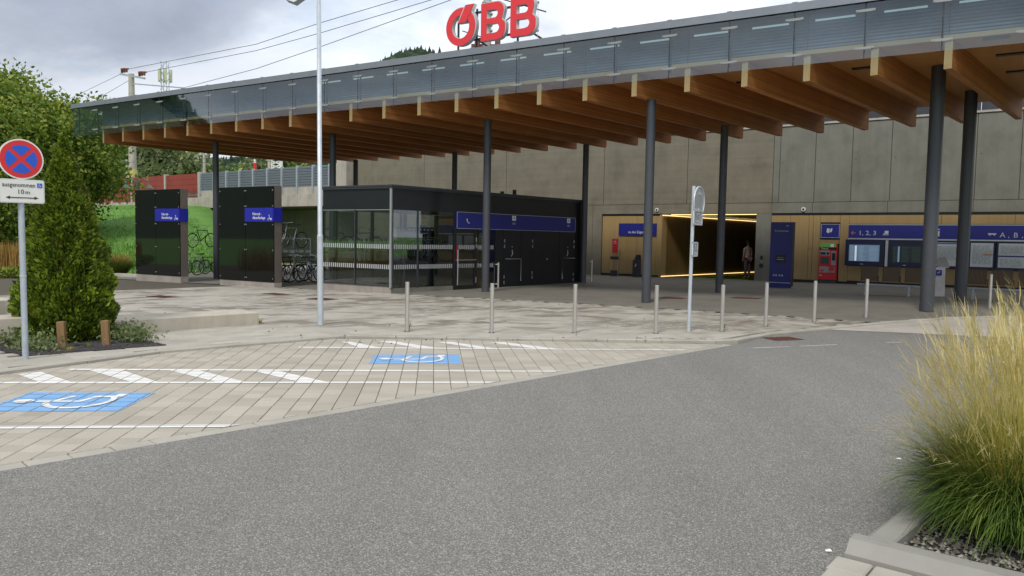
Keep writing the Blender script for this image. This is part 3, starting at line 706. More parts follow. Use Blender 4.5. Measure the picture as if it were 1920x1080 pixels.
b.prism([(LX-e,-e),(e,-e),(cb_*LK+e,sb_*LK+e),(cb_*LK+LX-e,sb_*LK+e)],3.262,3.32); b.prism([(LX-e-.02,-e-.02),(e+.02,-e-.02),(cb_*LK+e,sb_*LK+e),(cb_*LK+LX-e,sb_*LK+e)],3.322,3.375); b.obj('roof',M['anth'],kk)
b=MB(); b.box(-.035,.035,-.05,-.0,.15,3.26); b.obj('corner_post',M['brownm2'] if 'brownm2' in M else M['alu'],kk)
# left glazed face
mx0=-(uv2(K,FA,K)-uv2(K,FA,PL(666,470,K,FA)))
for a,c in ((LX+.02,mx0-.02),(mx0+.02,-.05)):
    b=MB(); b.box(a,c,-.012,0,.2,2.58); b.obj('window',M['glassk'],kk)
b=MB(); b.box(mx0-.02,mx0+.02,-.03,.05,.19,2.6); b.box(LX-.02,LX+.02,-.03,.06,.19,2.6); b.box(LX,0,-.03,.05,.185,.215); b.obj('window_frame',M['anth'],kk)
b=MB(); b.box(LX,0,-.02,-.002,2.585,2.605); b.obj('window_head',M['alu'],kk)
b=MB()
for z0,z1 in ((1.37,1.51),(.73,.87)):
    x=LX+.04
    while x<-.08:
        if abs(x-mx0)>.06: b.box(x,x+.05,-.0165,-.0125,z0,z1)
        x+=.0885
b.obj('marking_strip',M['dash'],kk,kind='stuff')
# right face: two panes, door, side light, dark panels
b=MB(); b.box(-.006,.006,.06,1.05,.15,2.6); kp('window',b,M['glassk'])
b=MB(); b.box(-.006,.006,1.11,dg_-.03,.15,2.6); kp('window',b,M['glassk'])
b=MB(); b.box(-.04,.02,1.05,1.11,.13,2.6); b.box(-.04,.02,0.01,.06,.13,2.6); kp('window_frame',b,M['anth'])
b=MB()
for z0,z1 in ((1.37,1.51),(.73,.87)):
    y=.1
    while y<kd(925,480):
        if not (dg_-.05<y<dg_+.15) and abs(y-1.08)>.06: b.box(.008,.013,y,y+.05,z0,z1)
        y+=.0885
kp('marking_strip',b,M['dash']).__setitem__('kind','stuff')
D1=kd(893,480); D2=kd(898,480); D3=kd(928,480)
b=MB(); b.box(-.06,.03,dg_,dg_+.11,-.02,2.06); b.box(-.06,.03,D1-.1,D1,-.02,2.06); b.box(-.06,.03,dg_+.11,D1-.1,1.92,2.06); b.box(-.06,.03,dg_+.11,D1-.1,-.02,.12); kp('door_frame',b,M['black'])
b=MB(); b.box(-.01,.0,dg_+.11,D1-.1,.12,1.92); kp('door_glass',b,M['glassk'])
b=MB(); b.tube([(.09,dg_+.13,.15),(.09,dg_+.13,1.35)],.018,8); kp('pull_handle',b,M['alu'])
b=MB(); b.tube([(.075,dg_+.06,1.0),(.075,D1-.08,1.0)],.014,8); kp('push_bar',b,M['alu'])
b=MB(); b.box(.03,.05,D1-.06,D1-.03,1.62,1.78);b.box(.03,.05,D1-.06,D1-.03,1.42,1.56);b.box(.03,.05,D1-.06,D1-.03,.2,.4); kp('hinge',b,M['alu'],)
b=MB(); b.box(.0,.004,dg_+.12,dg_+.2,.95,1.5); kp('door_notice',b,M['red'])
b=MB(); b.box(-.006,.006,D2,D3,.12,2.6); kp('window',b,M['glassk'])
b=MB(); b.box(-.006,.0,dg_,D2,2.07,2.6); kp('transom_panel',b,M['black'])
cuts=[D3,kd(943,500),kd(976,500),kd(998,500),kd(1048,500),kd(1076,500),LK]
for a,c in zip(cuts[:-1],cuts[1:]):
    b=MB(); b.box(-.06,.004,a+.008,c-.008,-.05,2.598); kp('wall_panel',b,M['black'])
for a,c in ((945,974),(1052,1075)):
    y0,y1=kd(a,484),kd(c,484); yy=y1 if a==945 else y0
    b=MB(); b.tube([(.08,yy,.2),(.08,yy,1.02),(.08,y0+y1-yy,1.02)],.016,8); kp('door_handle',b,M['alu']); b=MB()
    for z in (1.62,1.42,.3,.1): b.box(.004,.03,(y0 if a==945 else y1)-.015,(y0 if a==945 else y1)+.015,z,z+.12)
    kp('hinge',b,M['alu']).__setitem__('kind','stuff')
    b=MB(); yc=(y0+y1)/2; b.tube([(.007,yc,1.35),(.007,yc+.03,1.2)],.012,6); b.tube([(.007,yc,1.45),(.007,yc+.001,1.47)],.025,8); b.tube([(.007,yc+.03,1.22),(.007,yc-.04,1.1)],.01,6); kp('door_pictogram',b,M['whited'])
y0=kd(998,470); b=MB(); 
for z in (1.62,1.42,.42,.25): b.box(.004,.02,y0-.015,y0+.015,z,z+.12)
b.tube([(.02,kd(1024,486),1.0),(.06,kd(1024,486),1.0)],.03,8); kp('door_fitting',b,M['alu'])
# sign band
s0,s1_=kd(855,415),kd(1077,420)
b=MB(); b.box(.004,.05,s0,s1_,2.07,2.64); sgb=kp('sign_band',b,M['blued'])
b=MB(); 
for z in (2.07,2.625): b.box(.05,.056,s0,s1_,z,z+.015)
b.box(.05,.056,s0,s0+.015,2.07,2.64); b.box(.05,.056,s1_-.015,s1_,2.07,2.64); b.obj('sign_border',M['galv'],sgb)
for px in (962,1064.5):
    y=kd(px,410); b=MB(); b.box(.05,.054,y-.1,y+.1,2.42,2.6); b.obj('pictogram',M['white'],sgb)
    b=MB(); b.box(.054,.056,y-.02,y+.02,2.47,2.56); b.obj('pictogram_figure',M['blued'],sgb)
    text_mesh('WC',.11,M['whited'],'lettering',parent=sgb,loc=(.052,y-.09,2.27),rot=(R_(90),0,R_(90)))
y=kd(876,415); b=MB(); b.tube([(.053,y-.06,2.42),(.053,y-.05,2.33),(.053,y,2.27),(.053,y+.07,2.27)],.014,6); b.obj('pictogram',M['whited'],sgb)
# body behind the panels + partition + back
b=MB()
Y4=D3+.02
def kq(x,y): return (x*math.cos(BR)-y*math.sin(BR),x*math.sin(BR)+y*math.cos(BR))
b.prism([kq(-.07,Y4),kq(-.07,LK),kq(LX,LK),kq(LX,Y4)],-.2,2.598); b.obj('core_wall',M['black'],kk)
b=MB(); b.prism([kq(-.35,Y4-.35),kq(-.35,Y4-.3),kq(LX+.1,Y4-.3),kq(LX+.1,Y4-.35)],-.05,2.58); b.obj('partition_wall',M['panel'],kk)
b=MB(); b.box(LX,LX+.06,0,.08,0,2.6); 
for y in (1.5,3.0): b.box(LX,LX+.08,y,y+.1,0,2.6)
kp('rear_post',b,M['anth'])
b=MB(); b.box(LX,LX+.05,.08,Y4,0,.9); kp('rear_wall',b,M['conc_g'])
b=MB(); b.prism([kq(-.5,.8),kq(-.5,.86),kq(-.56,.86),kq(-.56,.8)],0,2.6); b.obj('inner_post',M['anth'],kk)
for px,h_ in ((951,.1),(974,.2)):
    yy=kd(px,365); b=MB(); b.box(-.3,-.2,yy-.05,yy+.05,3.376,3.376+h_); kp('roof_vent',b,M['black'])
# ------------------------------------------------------------------ black glass screens
def screen(pL,pS,pR,pE,lab,idx):
    x0=uv2(K,FA,PL(pL,450,K,FA)); xs_=uv2(K,FA,PL(pS,450,K,FA)); x1=uv2(K,FA,PL(pR,450,K,FA)); P=K[:2]+fd*x1
    Pe=PL(pE,450,P,BA); de=float(np.hypot(Pe[0]-P[0],Pe[1]-P[1]))
    t=T('glass_screen',lab,'screen wall',(P[0],P[1],0),R_(FA),'black glass screens of the bicycle park')
    w=x0-x1; g0=zg(*P)-.1; zp=.06
    b=MB(); b.prism([(w,0),(0,0),(cb_*de,sb_*de),(cb_*de+w,sb_*de)],g0,zp); b.obj('plinth',M['conc_p'],t)
    b=MB(); b.prism([(w+.01,.02),(-.001,.02),(cb_*de-.001,sb_*de-.001),(cb_*de+w+.01,sb_*de-.001)],zp,3.45); b.obj('body',M['brownm'],t)
    for a,c in ((w,xs_-x1-.008),(xs_-x1+.008,-.0)):
        b=MB(); b.box(a,c,-.02,.0,zp+.02,3.44); b.obj('glass_panel',M['blackglass'],t)
    b=MB()
    for x in (w+.05,xs_-x1-.03,xs_-x1+.04,-.05):
        for z in (.2,1.2,2.1,2.75,3.3): b.tube([(x,-.03,z),(x,-.02,z)],.02,8)
    b.obj('bolt',M['alu'],t,kind='stuff')
    b=MB(); xs2=xs_-x1
    b.box(xs2,.0,-.045,-.022,2.2,2.69); sb1=b.obj('sign',M['blue'],t)
    b=MB(); b.box(.003,.03,-.03,de-.0,2.2,2.69); o=b.obj('sign_return',M['blue'],t); o.rotation_euler=(0,0,BR)
    W_=-xs2
    text_mesh('Fahrrad -\nAbstellanlage',.135,M['white'],parent=sb1,loc=(xs2+W_*.28,-.047,2.43),sx=.82*W_/1.3)
    b=MB(); b.tube([(xs2+W_*.86,-.05,2.44),(xs2+W_*.88,-.05,2.33),(xs2+W_*.94,-.05,2.28)],.01,6); b.ring((xs2+W_*.84,-.05,2.29),.035,.006,n=12,m=4); b.ring((xs2+W_*.93,-.05,2.29),.035,.006,n=12,m=4); b.obj('pictogram',M['white'],sb1)
screen(255,293,338,352.8,'black glass screen at the far left end, seen against the grass bank',0)
screen(412,461,514,528.3,'black glass screen nearer the kiosk, with bicycles on both sides',1)
# ================================================================== CONCRETE WALL, TUNNEL, WOOD PANELS
wl=T('station_wall','long high grey-brown concrete wall behind the canopy','wall',(W0[0],W0[1],0),R_(WA))
def U(px,py=470,off=0):
    P=W0[:2]+wn*off; return uv2(P,WA,PL(px,py,P,WA))
def ZW(px,py,off=0): return float(PL(px,py,W0[:2]+wn*off,WA)[2])
UL=U(664,330)
uT0,uT1=U(1240),U(1416); uP=U(1444)
jl=[UL]+[UL+(0-UL)*k/3 for k in (1,2)]+[0,U(1290,300)]+[U(p,320) for p in (1450,1462,1528,1597,1670,1746,1829,1913,2010,2120,2250)]
for a,c in zip(jl[:-1],jl[1:]):
    mat=M['conc'] if c<U(1455,320) else M['conc_g']
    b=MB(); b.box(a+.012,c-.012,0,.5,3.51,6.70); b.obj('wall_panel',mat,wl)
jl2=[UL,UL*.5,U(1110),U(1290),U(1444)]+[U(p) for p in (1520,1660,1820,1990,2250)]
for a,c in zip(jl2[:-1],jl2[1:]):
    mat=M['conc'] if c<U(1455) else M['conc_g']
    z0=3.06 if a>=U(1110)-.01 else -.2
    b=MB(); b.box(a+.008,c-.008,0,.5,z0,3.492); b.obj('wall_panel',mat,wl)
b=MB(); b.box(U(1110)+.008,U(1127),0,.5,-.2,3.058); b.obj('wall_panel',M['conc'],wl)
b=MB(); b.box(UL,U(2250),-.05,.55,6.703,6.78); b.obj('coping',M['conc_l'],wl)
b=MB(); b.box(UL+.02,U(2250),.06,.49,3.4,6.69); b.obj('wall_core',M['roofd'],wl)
b=MB(); b.box(U(637,330),UL-.05,-.6,.4,3.3,6.6); b.obj('end_wall',M['conc_l'],wl)  # lighter concrete than the wall, painting in its sunlit look
# tie holes
b=MB()
for px in [1464,1531,1600,1674,1751,1833,1917]+[1128,1180,1313,1392,1430]:
    for z in (5.2,):
        b.tube([(U(px,300)+.1,-.003,z),(U(px,300)+.1,.003,z)],.02,8)
b.obj('tie_hole',M['black'],wl,kind='stuff')
# dark parapet cladding above the coping
for a,c in zip(jl[3:-1:2],jl[5::2]+[jl[-1]]):
    if c>a: b=MB(); b.box(a+.01,c-.01,.7,.8,6.6,9.2); b.obj('parapet_panel',M['anth'],wl)
# dark strip, skirting, pier
b=MB(); b.box(U(1127),uT0-.02,.012,.3,2.975,3.058); b.box(uP,U(2250),.012,.3,2.975,3.058); b.obj('dark_strip',M['black'],wl)
b=MB(); b.box(U(1127),uT0-.02,.09,.3,-.2,.13); b.box(uP,U(1534),.09,.3,-.2,.14+zg(*WU(9))); b.box(U(1572),U(2250),.09,.3,-.2,.3); b.obj('skirting',M['black'],wl)
b=MB(); b.box(uT1,uP,0,.5,-.2,3.052); b.obj('pier',M['conc_g'],wl)
def wp(a,c,z0,z1,y=.03): b=MB(); b.box(a+.006,c-.006,y,y+.05,z0+.004,z1-.004); return b.obj('wood_panel',M['panel'],wl)
lb_=[U(p) for p in (1128,1158.5,1193.5,1229.5)]+[uT0-.01]
for a,c in zip(lb_[:-1],lb_[1:]): wp(a,c,.15,2.97)
z0=.16+zg(*WU(9)); rb_=[uP,U(1479.5),U(1514.5),U(1522.5),U(1536)]
wp(rb_[0],rb_[1],z0,2.97)
wp(rb_[1],rb_[2],z0,2.97); wp(rb_[2],rb_[3],z0,1.55); wp(rb_[2],rb_[3],1.56,2.97); wp(rb_[3],rb_[4],z0,2.97)
um0,um1=U(1536),U(1573); wp(um0,um1,2.66,2.97); wp(um0,um1,1.78,1.96)
wp(um1,U(1590),.25,2.97)
ub=U(1590); ue=U(2250)
step=[ub,U(1762),U(1900),U(2050),ue]
for a,c in zip(step[:-1],step[1:]): wp(a,c,2.60,2.97)
step=[ub,U(1660),U(1735),U(1800),U(1870),U(1960),ue]
for a,c in zip(step[:-1],step[1:]): wp(a,c,.3,.90)
b=MB(); b.box(U(1127),uT0-.02,.085,.4,-.2,3.05); b.box(uP,ue,.14,.5,-.2,3.05); b.obj('backing_wall',M['roofd'],wl)
# tunnel
tn=T('tunnel','dark pedestrian tunnel under the tracks with warm light lines','tunnel',WU(uT0)+(0,),R_(BA))
TLn=17; tw=(uT1-uT0)*math.sin(R_(BA-WA))
b=MB(); b.box(.45,TLn,.0,.12,-.1,3.02); M['veneer_dim']=wood('tunnel_veneer',(.14,.085,.03),(.18,.11,.04),(.22,.14,.05),'z',.4); b.obj('side_wall',M['veneer_dim'],tn)  # veneer coloured darker inside, standing in for daylight fading past the mouth
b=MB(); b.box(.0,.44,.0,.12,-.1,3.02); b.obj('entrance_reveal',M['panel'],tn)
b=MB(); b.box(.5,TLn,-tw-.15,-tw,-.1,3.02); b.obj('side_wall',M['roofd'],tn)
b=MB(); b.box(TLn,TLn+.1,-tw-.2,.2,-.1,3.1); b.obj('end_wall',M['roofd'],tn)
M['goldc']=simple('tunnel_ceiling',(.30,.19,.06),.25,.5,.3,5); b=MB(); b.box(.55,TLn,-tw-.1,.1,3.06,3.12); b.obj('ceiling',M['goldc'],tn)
b=MB(); b.box(.02,TLn-.1,-.035,-.004,.10,.125); b.obj('light_line',M['led'],tn)
b=MB(); b.box(.02,TLn-.1,-.05,-.004,2.97,3.0); b.obj('light_line',M['led'],tn)
b=MB(); b.bar((.75,-.05,3.03),(1.1,-tw+.1,3.03),.05,.03); b.obj('light_line',M['led'],tn)
# ================================================================== THINGS ON AND BEFORE THE WALL
def wthing(name,label,cat,u,off=0,group=None): p=WU(u,off); return T(name,label,cat,(p[0],p[1],0),R_(WA),group)
def wpart(b,name,mat,par,**k): return b.obj(name,mat,par,**k)
# sign to the trains
u0,u1=U(1160),U(1230); zb=2.02; zt_=2.60
t=wthing('direction_sign','blue sign reading zu den Zügen on the wood panels left of the tunnel','sign',u0)
b=MB(); b.box(0,u1-u0,-.03,.029,zb,zt_); wpart(b,'board',M['blued'],t)
text_mesh('zu den Zügen',.17,M['white'],parent=t,loc=((u1-u0)*.26,-.032,zb+.11),sx=.9)
b=MB(); b.bar(((u1-u0)*.87,-.034,zb+.2),((u1-u0)*.93,-.034,zb+.2),.012,.004); wpart(b,'arrow',M['whited'],t)
# validator stand
p=G(1153,522); p=PL(1153,480,WU(0,-.45)+(0,),WA); u=uv2(WU(0,-.45),WA,p)
t=wthing('information_stand','slim stand with a red board in front of the wood panels','stand',u,-.45); gz=zg(*WU(u))+.03
b=MB(); b.box(-.14,.14,-.02,.02,1.12+gz,1.80+gz); wpart(b,'red_board',M['red'],t)
b=MB(); b.box(-.19,-.165,-.02,.02,gz,1.85+gz); b.box(.165,.19,-.02,.02,gz,1.85+gz); wpart(b,'frame',M['alu'],t)
b=MB(); b.box(-.19,.19,-.12,.03,.80+gz,.95+gz); wpart(b,'validator_box',M['anth'],t)
b=MB(); b.box(-.17,.17,-.1,.05,gz,.28+gz); wpart(b,'foot',M['anth'],t)
b=MB(); b.box(-.06,.06,-.024,-.021,1.66+gz,1.69+gz); b.box(-.09,.09,-.024,-.021,1.58+gz,1.60+gz); wpart(b,'print',M['whited'],t)
# litter bin
p=PL(1194,500,WU(0,-.5)+(0,),WA); u=uv2(WU(0,-.5),WA,p)
t=wthing('litter_bin','dark grey litter bin with a tilted lid against the wood panels','bin',u,-.5); gz=zg(*WU(u))+.03
b=MB(); b.box(-.15,.15,-.15,.15,gz,.80+gz); wpart(b,'body',M['anth'],t)
b=MB(); b.add([(-.14,-.02,.80+gz),(.14,-.02,.80+gz),(.14,.15,.80+gz),(-.14,.15,.80+gz),(-.06,.02,1.05+gz),(.14,.02,1.05+gz),(.14,.10,1.05+gz),(-.06,.10,1.05+gz)],[(0,3,2,1),(4,5,6,7),(0,1,5,4),(1,2,6,5),(2,3,7,6),(3,0,4,7)]); wpart(b,'lid',M['black'],t)
b=MB(); b.tube([(.02,-.155,.62+gz),(.03,-.155,.55+gz),(-.02,-.155,.50+gz)],.015,6); wpart(b,'pictogram',M['white'],t)
# cameras
for px,py,lb in ((1232,393.5,'small white dome camera on the concrete above the sign'),(1507,392.5,'small white dome camera on the concrete above the ticket machine')):
    u=U(px,py); z=ZW(px,py); t=wthing('security_camera',lb,'camera',u)
    b=MB(); b.tube([(0,0,z),(0,-.06,z)],[.085,.085],16); wpart(b,'housing',M['white'],t); b=MB(); b.tube([(0,-.06,z),(0,-.09,z),(0,-.1,z)],[.05,.035,.01],12); wpart(b,'lens',M['black'],t)
# pier fittings
t=wthing('emergency_call_point','round black call point with a button box above it on the concrete pier','call point',U(1428.5))
z=ZW(1428,498); b=MB(); b.tube([(0,0,z),(0,-.03,z)],.09,16); wpart(b,'speaker',M['black'],t)
z=ZW(1429,483); b=MB(); b.box(-.05,.05,-.03,0,z-.08,z+.08); wpart(b,'button_box',M['black'],t)
z=ZW(1429,490); b=MB(); b.tube([(0,0,z),(0,-.02,z)],.03,10); wpart(b,'button',M['galv'],t)
# totem
p=G(1441,540); q=PL(1472,539.8,p,FA-0); 
off=-float(np.dot(WU(0)-p[:2],wn)); t=wthing('station_totem','tall blue station totem standing right of the tunnel','totem',uv2(WU(0),WA,p),off); gz=float(p[2])+.0
wT=.80
zt2=float(PL(1446,416.4,p,WA)[2])
b=MB(); b.box(0,wT,0,.10,gz,gz+.22); wpart(b,'base',M['blued'],t)
b=MB(); b.box(0,wT,0,.10,gz+.225,zt2); wpart(b,'body',M['blued'],t)
b=MB(); b.box(-.08,wT,-.07,0,gz+.21,gz+.235); wpart(b,'foot_rail',M['galv'],t)
b=MB(); b.box(wT,wT+.06,-.02,.12,gz+.1,zt2); wpart(b,'edge',M['anth'],t)
text_mesh('Frohnleiten',.11,M['whited'],'station_name',parent=t,loc=(.15,-.004,zt2-.36))
text_mesh('ÖBB',.06,M['whited'],parent=t,loc=(.55,-.004,zt2-.16))
b=MB(); b.box(.22,.58,-.012,0,zt2-1.5,zt2-1.2); wpart(b,'display',M['black'],t)
b=MB(); b.box(.3,.5,-.014,-.012,zt2-1.32,zt2-1.31); b.box(.27,.53,-.014,-.012,zt2-1.39,zt2-1.37); wpart(b,'display_text',M['galv'],t)
b=MB()
for x in (.15,.24,.36,.46): b.box(x,x+.05,-.006,-.001,zt2-2.0,zt2-1.94)
wpart(b,'pictogram',M['whited'],t,kind='stuff')
# ticket machine
u0=U(1536.5); wM=U(1571)-u0; t=wthing('ticket_machine','red ticket machine with green header set into the wood panels','ticket machine',u0); zq=lambda py:ZW(1555,py)
b=MB(); b.box(0,wM,-.02,.1,zg(*WU(u0))+.02,zq(524)); wpart(b,'base',M['anth'],t)
M['machg']=simple('machine_grey',(.30,.31,.32),.4); M['machb']=simple('machine_base',(.13,.13,.13),.5)
b=MB(); b.box(.01,wM-.01,-.05,.1,zq(524),zq(458)); wpart(b,'body',M['redm'],t)
b=MB(); b.box(.02,wM-.06,-.056,-.05,zq(463.5),zq(456.5)); wpart(b,'header',M['green'],t); b=MB(); b.box(.62*wM,.8*wM,-.06,-.056,zq(463),zq(457.5)); wpart(b,'header_label',M['white'],t)
b=MB(); b.box(.02,wM-.03,-.058,-.05,zq(468.5),zq(464)); wpart(b,'title_strip',M['black'],t)
text_mesh('Tickets',.10,M['white'],parent=t,loc=(.08,-.06,zq(467.8)))
b=MB(); b.box(.04,.6*wM,-.056,-.05,zq(479),zq(470)); b.box(.04,.9*wM,-.056,-.05,zq(511),zq(500)); b.box(.68*wM,.92*wM,-.056,-.05,zq(497),zq(471)); wpart(b,'grey_panel',M['machg'],t)
b=MB(); b.box(.06,.36*wM,-.06,-.056,zq(477.5),zq(473)); b.box(.42*wM,.56*wM,-.06,-.056,zq(477.5),zq(473)); b.box(.72*wM,.9*wM,-.06,-.056,zq(488),zq(474)); wpart(b,'slot',M['black'],t)
b=MB(); b.box(.08,.56*wM,-.062,-.05,zq(495),zq(482)); wpart(b,'screen',M['screen2'],t)
b=MB(); b.box(.60*wM,.86*wM,-.10,-.056,zq(507),zq(498)); wpart(b,'tray',M['redm'],t); b=MB(); b.box(.07,.3*wM,-.06,-.056,zq(509),zq(506)); wpart(b,'card_slot',M['redm'],t)
b=MB(); b.box(.05,.2*wM,-.054,-.05,zq(517),zq(516)); wpart(b,'logo_line',M['white'],t)
# ticket sign above
t=wthing('ticket_sign','small blue sign with white ticket pictogram above the red machine','sign',U(1538)); z0,z1=ZW(1555,446),ZW(1555,420); w=U(1573)-U(1538)
b=MB(); b.box(0,w,-.03,.029,z0,z1); wpart(b,'board',M['blued'],t)
b=MB(); 
for q in ((0,w,z0,z0+.02),(0,w,z1-.02,z1),(0,.02,z0+.02,z1-.02),(w-.02,w,z0+.02,z1-.02)): b.box(q[0],q[1],-.036,-.03,q[2],q[3])
wpart(b,'border',M['galv'],t)
b=MB(); b.add([(.3*w,-.035,z0+.24),(.42*w,-.035,z0+.18),(.5*w,-.035,z0+.36),(.34*w,-.035,z0+.40)],[(0,1,2,3)]); b.add([(.46*w,-.035,z0+.22),(.58*w,-.035,z0+.24),(.62*w,-.035,z0+.38),(.55*w,-.035,z0+.40)],[(0,1,2,3)]); wpart(b,'pictogram',M['whited'],t)
# long blue band
t=wthing('platform_sign_band','long blue sign band with platform numbers 1,2,3 and bus bays A, B','sign',U(1590)); ub=U(1590); Lw=U(2250)-ub; z0,z1=2.03,2.575
b=MB(); b.box(0,Lw,-.04,.029,z0,z1); wpart(b,'band',M['blued'],t)
b=MB(); b.box(0,Lw,-.05,-.04,z1-.02,z1+.012); b.box(0,Lw,-.055,-.04,z0-.05,z0-.0); wpart(b,'trim',M['alu'],t)
tx=lambda px:U(px,435)-ub
b=MB(); b.bar((tx(1597),-.045,2.24),(tx(1605),-.045,2.24),.02,.006,(0,1,0)); b.bar((tx(1597),-.045,2.24),(tx(1600.5),-.045,2.31),.02,.006,(0,1,0)); b.bar((tx(1597),-.045,2.24),(tx(1600.5),-.045,2.17),.02,.006,(0,1,0)); wpart(b,'arrow',M['orange'],t)
text_mesh('1, 2, 3',.25,M['whited'],'platform_numbers',parent=t,loc=(tx(1610),-.043,2.155),sx=1.08)
def trainicon(x,s=1.):
    b=MB(); b.box(x+.06*s,x+.2*s,-.046,-.042,2.22,2.33); b.box(x,x+.2*s,-.046,-.042,2.2,2.218); b.bar((x,-.044,2.17),(x+.22*s,-.044,2.17),.02,.004,(0,1,0)); b.tube([(x+.05,-.044,2.19),(x+.05,-.043,2.19)],.02,8); return b
wpart(trainicon(tx(1656)),'train_pictogram',M['whited'],t)
text_mesh('i',.46,M['whited'],'information_symbol',parent=t,loc=(tx(1757),-.043,2.13),sx=1.3)
b=MB(); x=tx(1853); b.box(x,x+.26,-.046,-.042,2.22,2.27); b.tube([(x+.06,-.044,2.2),(x+.06,-.043,2.2)],.022,8); b.tube([(x+.2,-.044,2.2),(x+.2,-.043,2.2)],.022,8); wpart(b,'bus_pictogram',M['whited'],t)
for ch,dx in (('A',0),(',',.24),('B',.40),(',',.64),('C',.80)): text_mesh(ch,.26,M['whited'],'bay_letter' if ch!=',' else 'comma',parent=t,loc=(tx(1875)+dx*1.05,-.043,2.12),sx=1.02)
# displays and cases
def case(pa,pb,lab,name,cat,kind,group=None):
    u0,u1=U(pa,475),U(pb,475); w=u1-u0; z0,z1=.93,1.965; t=wthing(name,lab,cat,u0,0,group)
    b=MB(); b.box(0,w,-.12 if kind!='paper' else -.06,.029,z0,z1); wpart(b,'housing',M['navy'],t); yf=-.12 if kind!='paper' else -.06
    if kind=='paper':
        b=MB(); b.box(.07,w-.06,yf-.004,yf,z0+.09,z1-.06); pp_=wpart(b,'sheet',M['paper'],t)
        return t,w,z0,z1,yf
    b=MB(); b.box(.1*w,w*.88,yf-.004,yf,z0+.18,z1-.2); wpart(b,'screen',M['screen'] if kind=='a' else M['screen2'],t)
    b=MB()
    for i in range(12):
        z=z0+.2+i*.05
        for a,c in ((.13,.22),(.36,.36+.1+random.random()*.1),(.62,.84)): b.box(a*w,c*w,yf-.007,yf-.005,z,z+.014)
    wpart(b,'text_rows',M['rows'] if kind=='a' else M['rows2'],t,kind='stuff')
    b=MB(); b.box(.25*w,.30*w,yf-.008,yf-.005,z0+.19,z1-.24); wpart(b,'time_column',M['screen3'] if kind=='a' else M['screen4'],t)
    b=MB(); b.box(.4*w,.48*w,yf-.004,yf,z0+.05,z0+.08); wpart(b,'maker_plate',M['galv'],t)
    return t,w,z0,z1,yf
M['navy']=simple('navy_housing',(.012,.014,.06),.3); M['rows']=emit('screen_rows',(.25,.32,.40),.3); M['rows2']=emit('screen_rows_dim',(.05,.08,.07),.2); M['screen4']=emit('screen_blue_column',(.16,.24,.38),.3)
case(1586,1659,'departure screen lit blue, left of the pair under the blue band','departure_screen','screen','a','departure screens')
case(1667,1738,'departure screen that is nearly dark, right of the pair under the blue band','departure_screen','screen','b','departure screens')
b=MB(); b.box(0,.1,-.1,.03,.93,1.96); tag(b.obj('cable_duct',M['alu']),'narrow grey metal duct between the two departure screens','duct'); o=bpy.data.objects['cable_duct']; p=WU(U(1660.5,475)); o.location=(p[0],p[1],0); o.rotation_euler=(0,0,R_(WA))
def rows(t,x0,x1,z0,z1,y,n,mat=None,name='print_rows',seed=1):
    r=random.Random(seed); b=MB(); dz=(z1-z0)/n
    for i in range(n):
        x=x0
        while x<x1-.05:
            l=r.uniform(.04,.16); b.box(x,min(x1,x+l),y-.002,y,z0+i*dz,z0+i*dz+dz*.35); x+=l+r.uniform(.02,.05)
    return b.obj(name,mat or M['printg'],t,kind='stuff')
M['printg']=simple('print_grey',(.27,.30,.31),.6)
t,w,z0,z1,yf=case(1746,1801,'white timetable sheet in a navy case between the two thick columns','timetable_case','notice case','paper','timetable cases')
b=MB(); b.box(.07,w-.06,yf-.007,yf-.004,z1-.12,z1-.075); b.obj('header_bar',M['sblue'],t); rows(t,.12,w-.1,z0+.32,z1-.18,yf-.005,17,seed=3)
t,w,z0,z1,yf=case(1816,1866,'timetable sheet with an orange bar, right of the thick dark column','timetable_case','notice case','paper','timetable cases')
b=MB(); b.box(.55*w,w-.07,yf-.007,yf-.004,z0+.52,z0+.57); b.obj('orange_bar',M['orange'],t); rows(t,.14,w-.12,z0+.2,z1-.12,yf-.005,18,seed=5)
t,w,z0,z1,yf=case(1868,1940,'wide network map sheet with a dark bar at the right end','timetable_case','notice case','paper','timetable cases')
b=MB(); b.box(.07,.75*w,yf-.007,yf-.004,z0+.48,z0+.53); b.obj('dark_bar',M['blued'],t); b=MB(); b.box(.76*w,w-.07,yf-.007,yf-.004,z0+.1,z0+.25); b.obj('green_field',M['green'],t); rows(t,.14,w*.7,z0+.6,z1-.12,yf-.005,8,seed=7); rows(t,.14,w*.7,z0+.14,z0+.42,yf-.005,6,seed=9)
t,w,z0,z1,yf=case(1945,2040,'timetable sheet case just outside the right edge','timetable_case','notice case','paper','timetable cases')
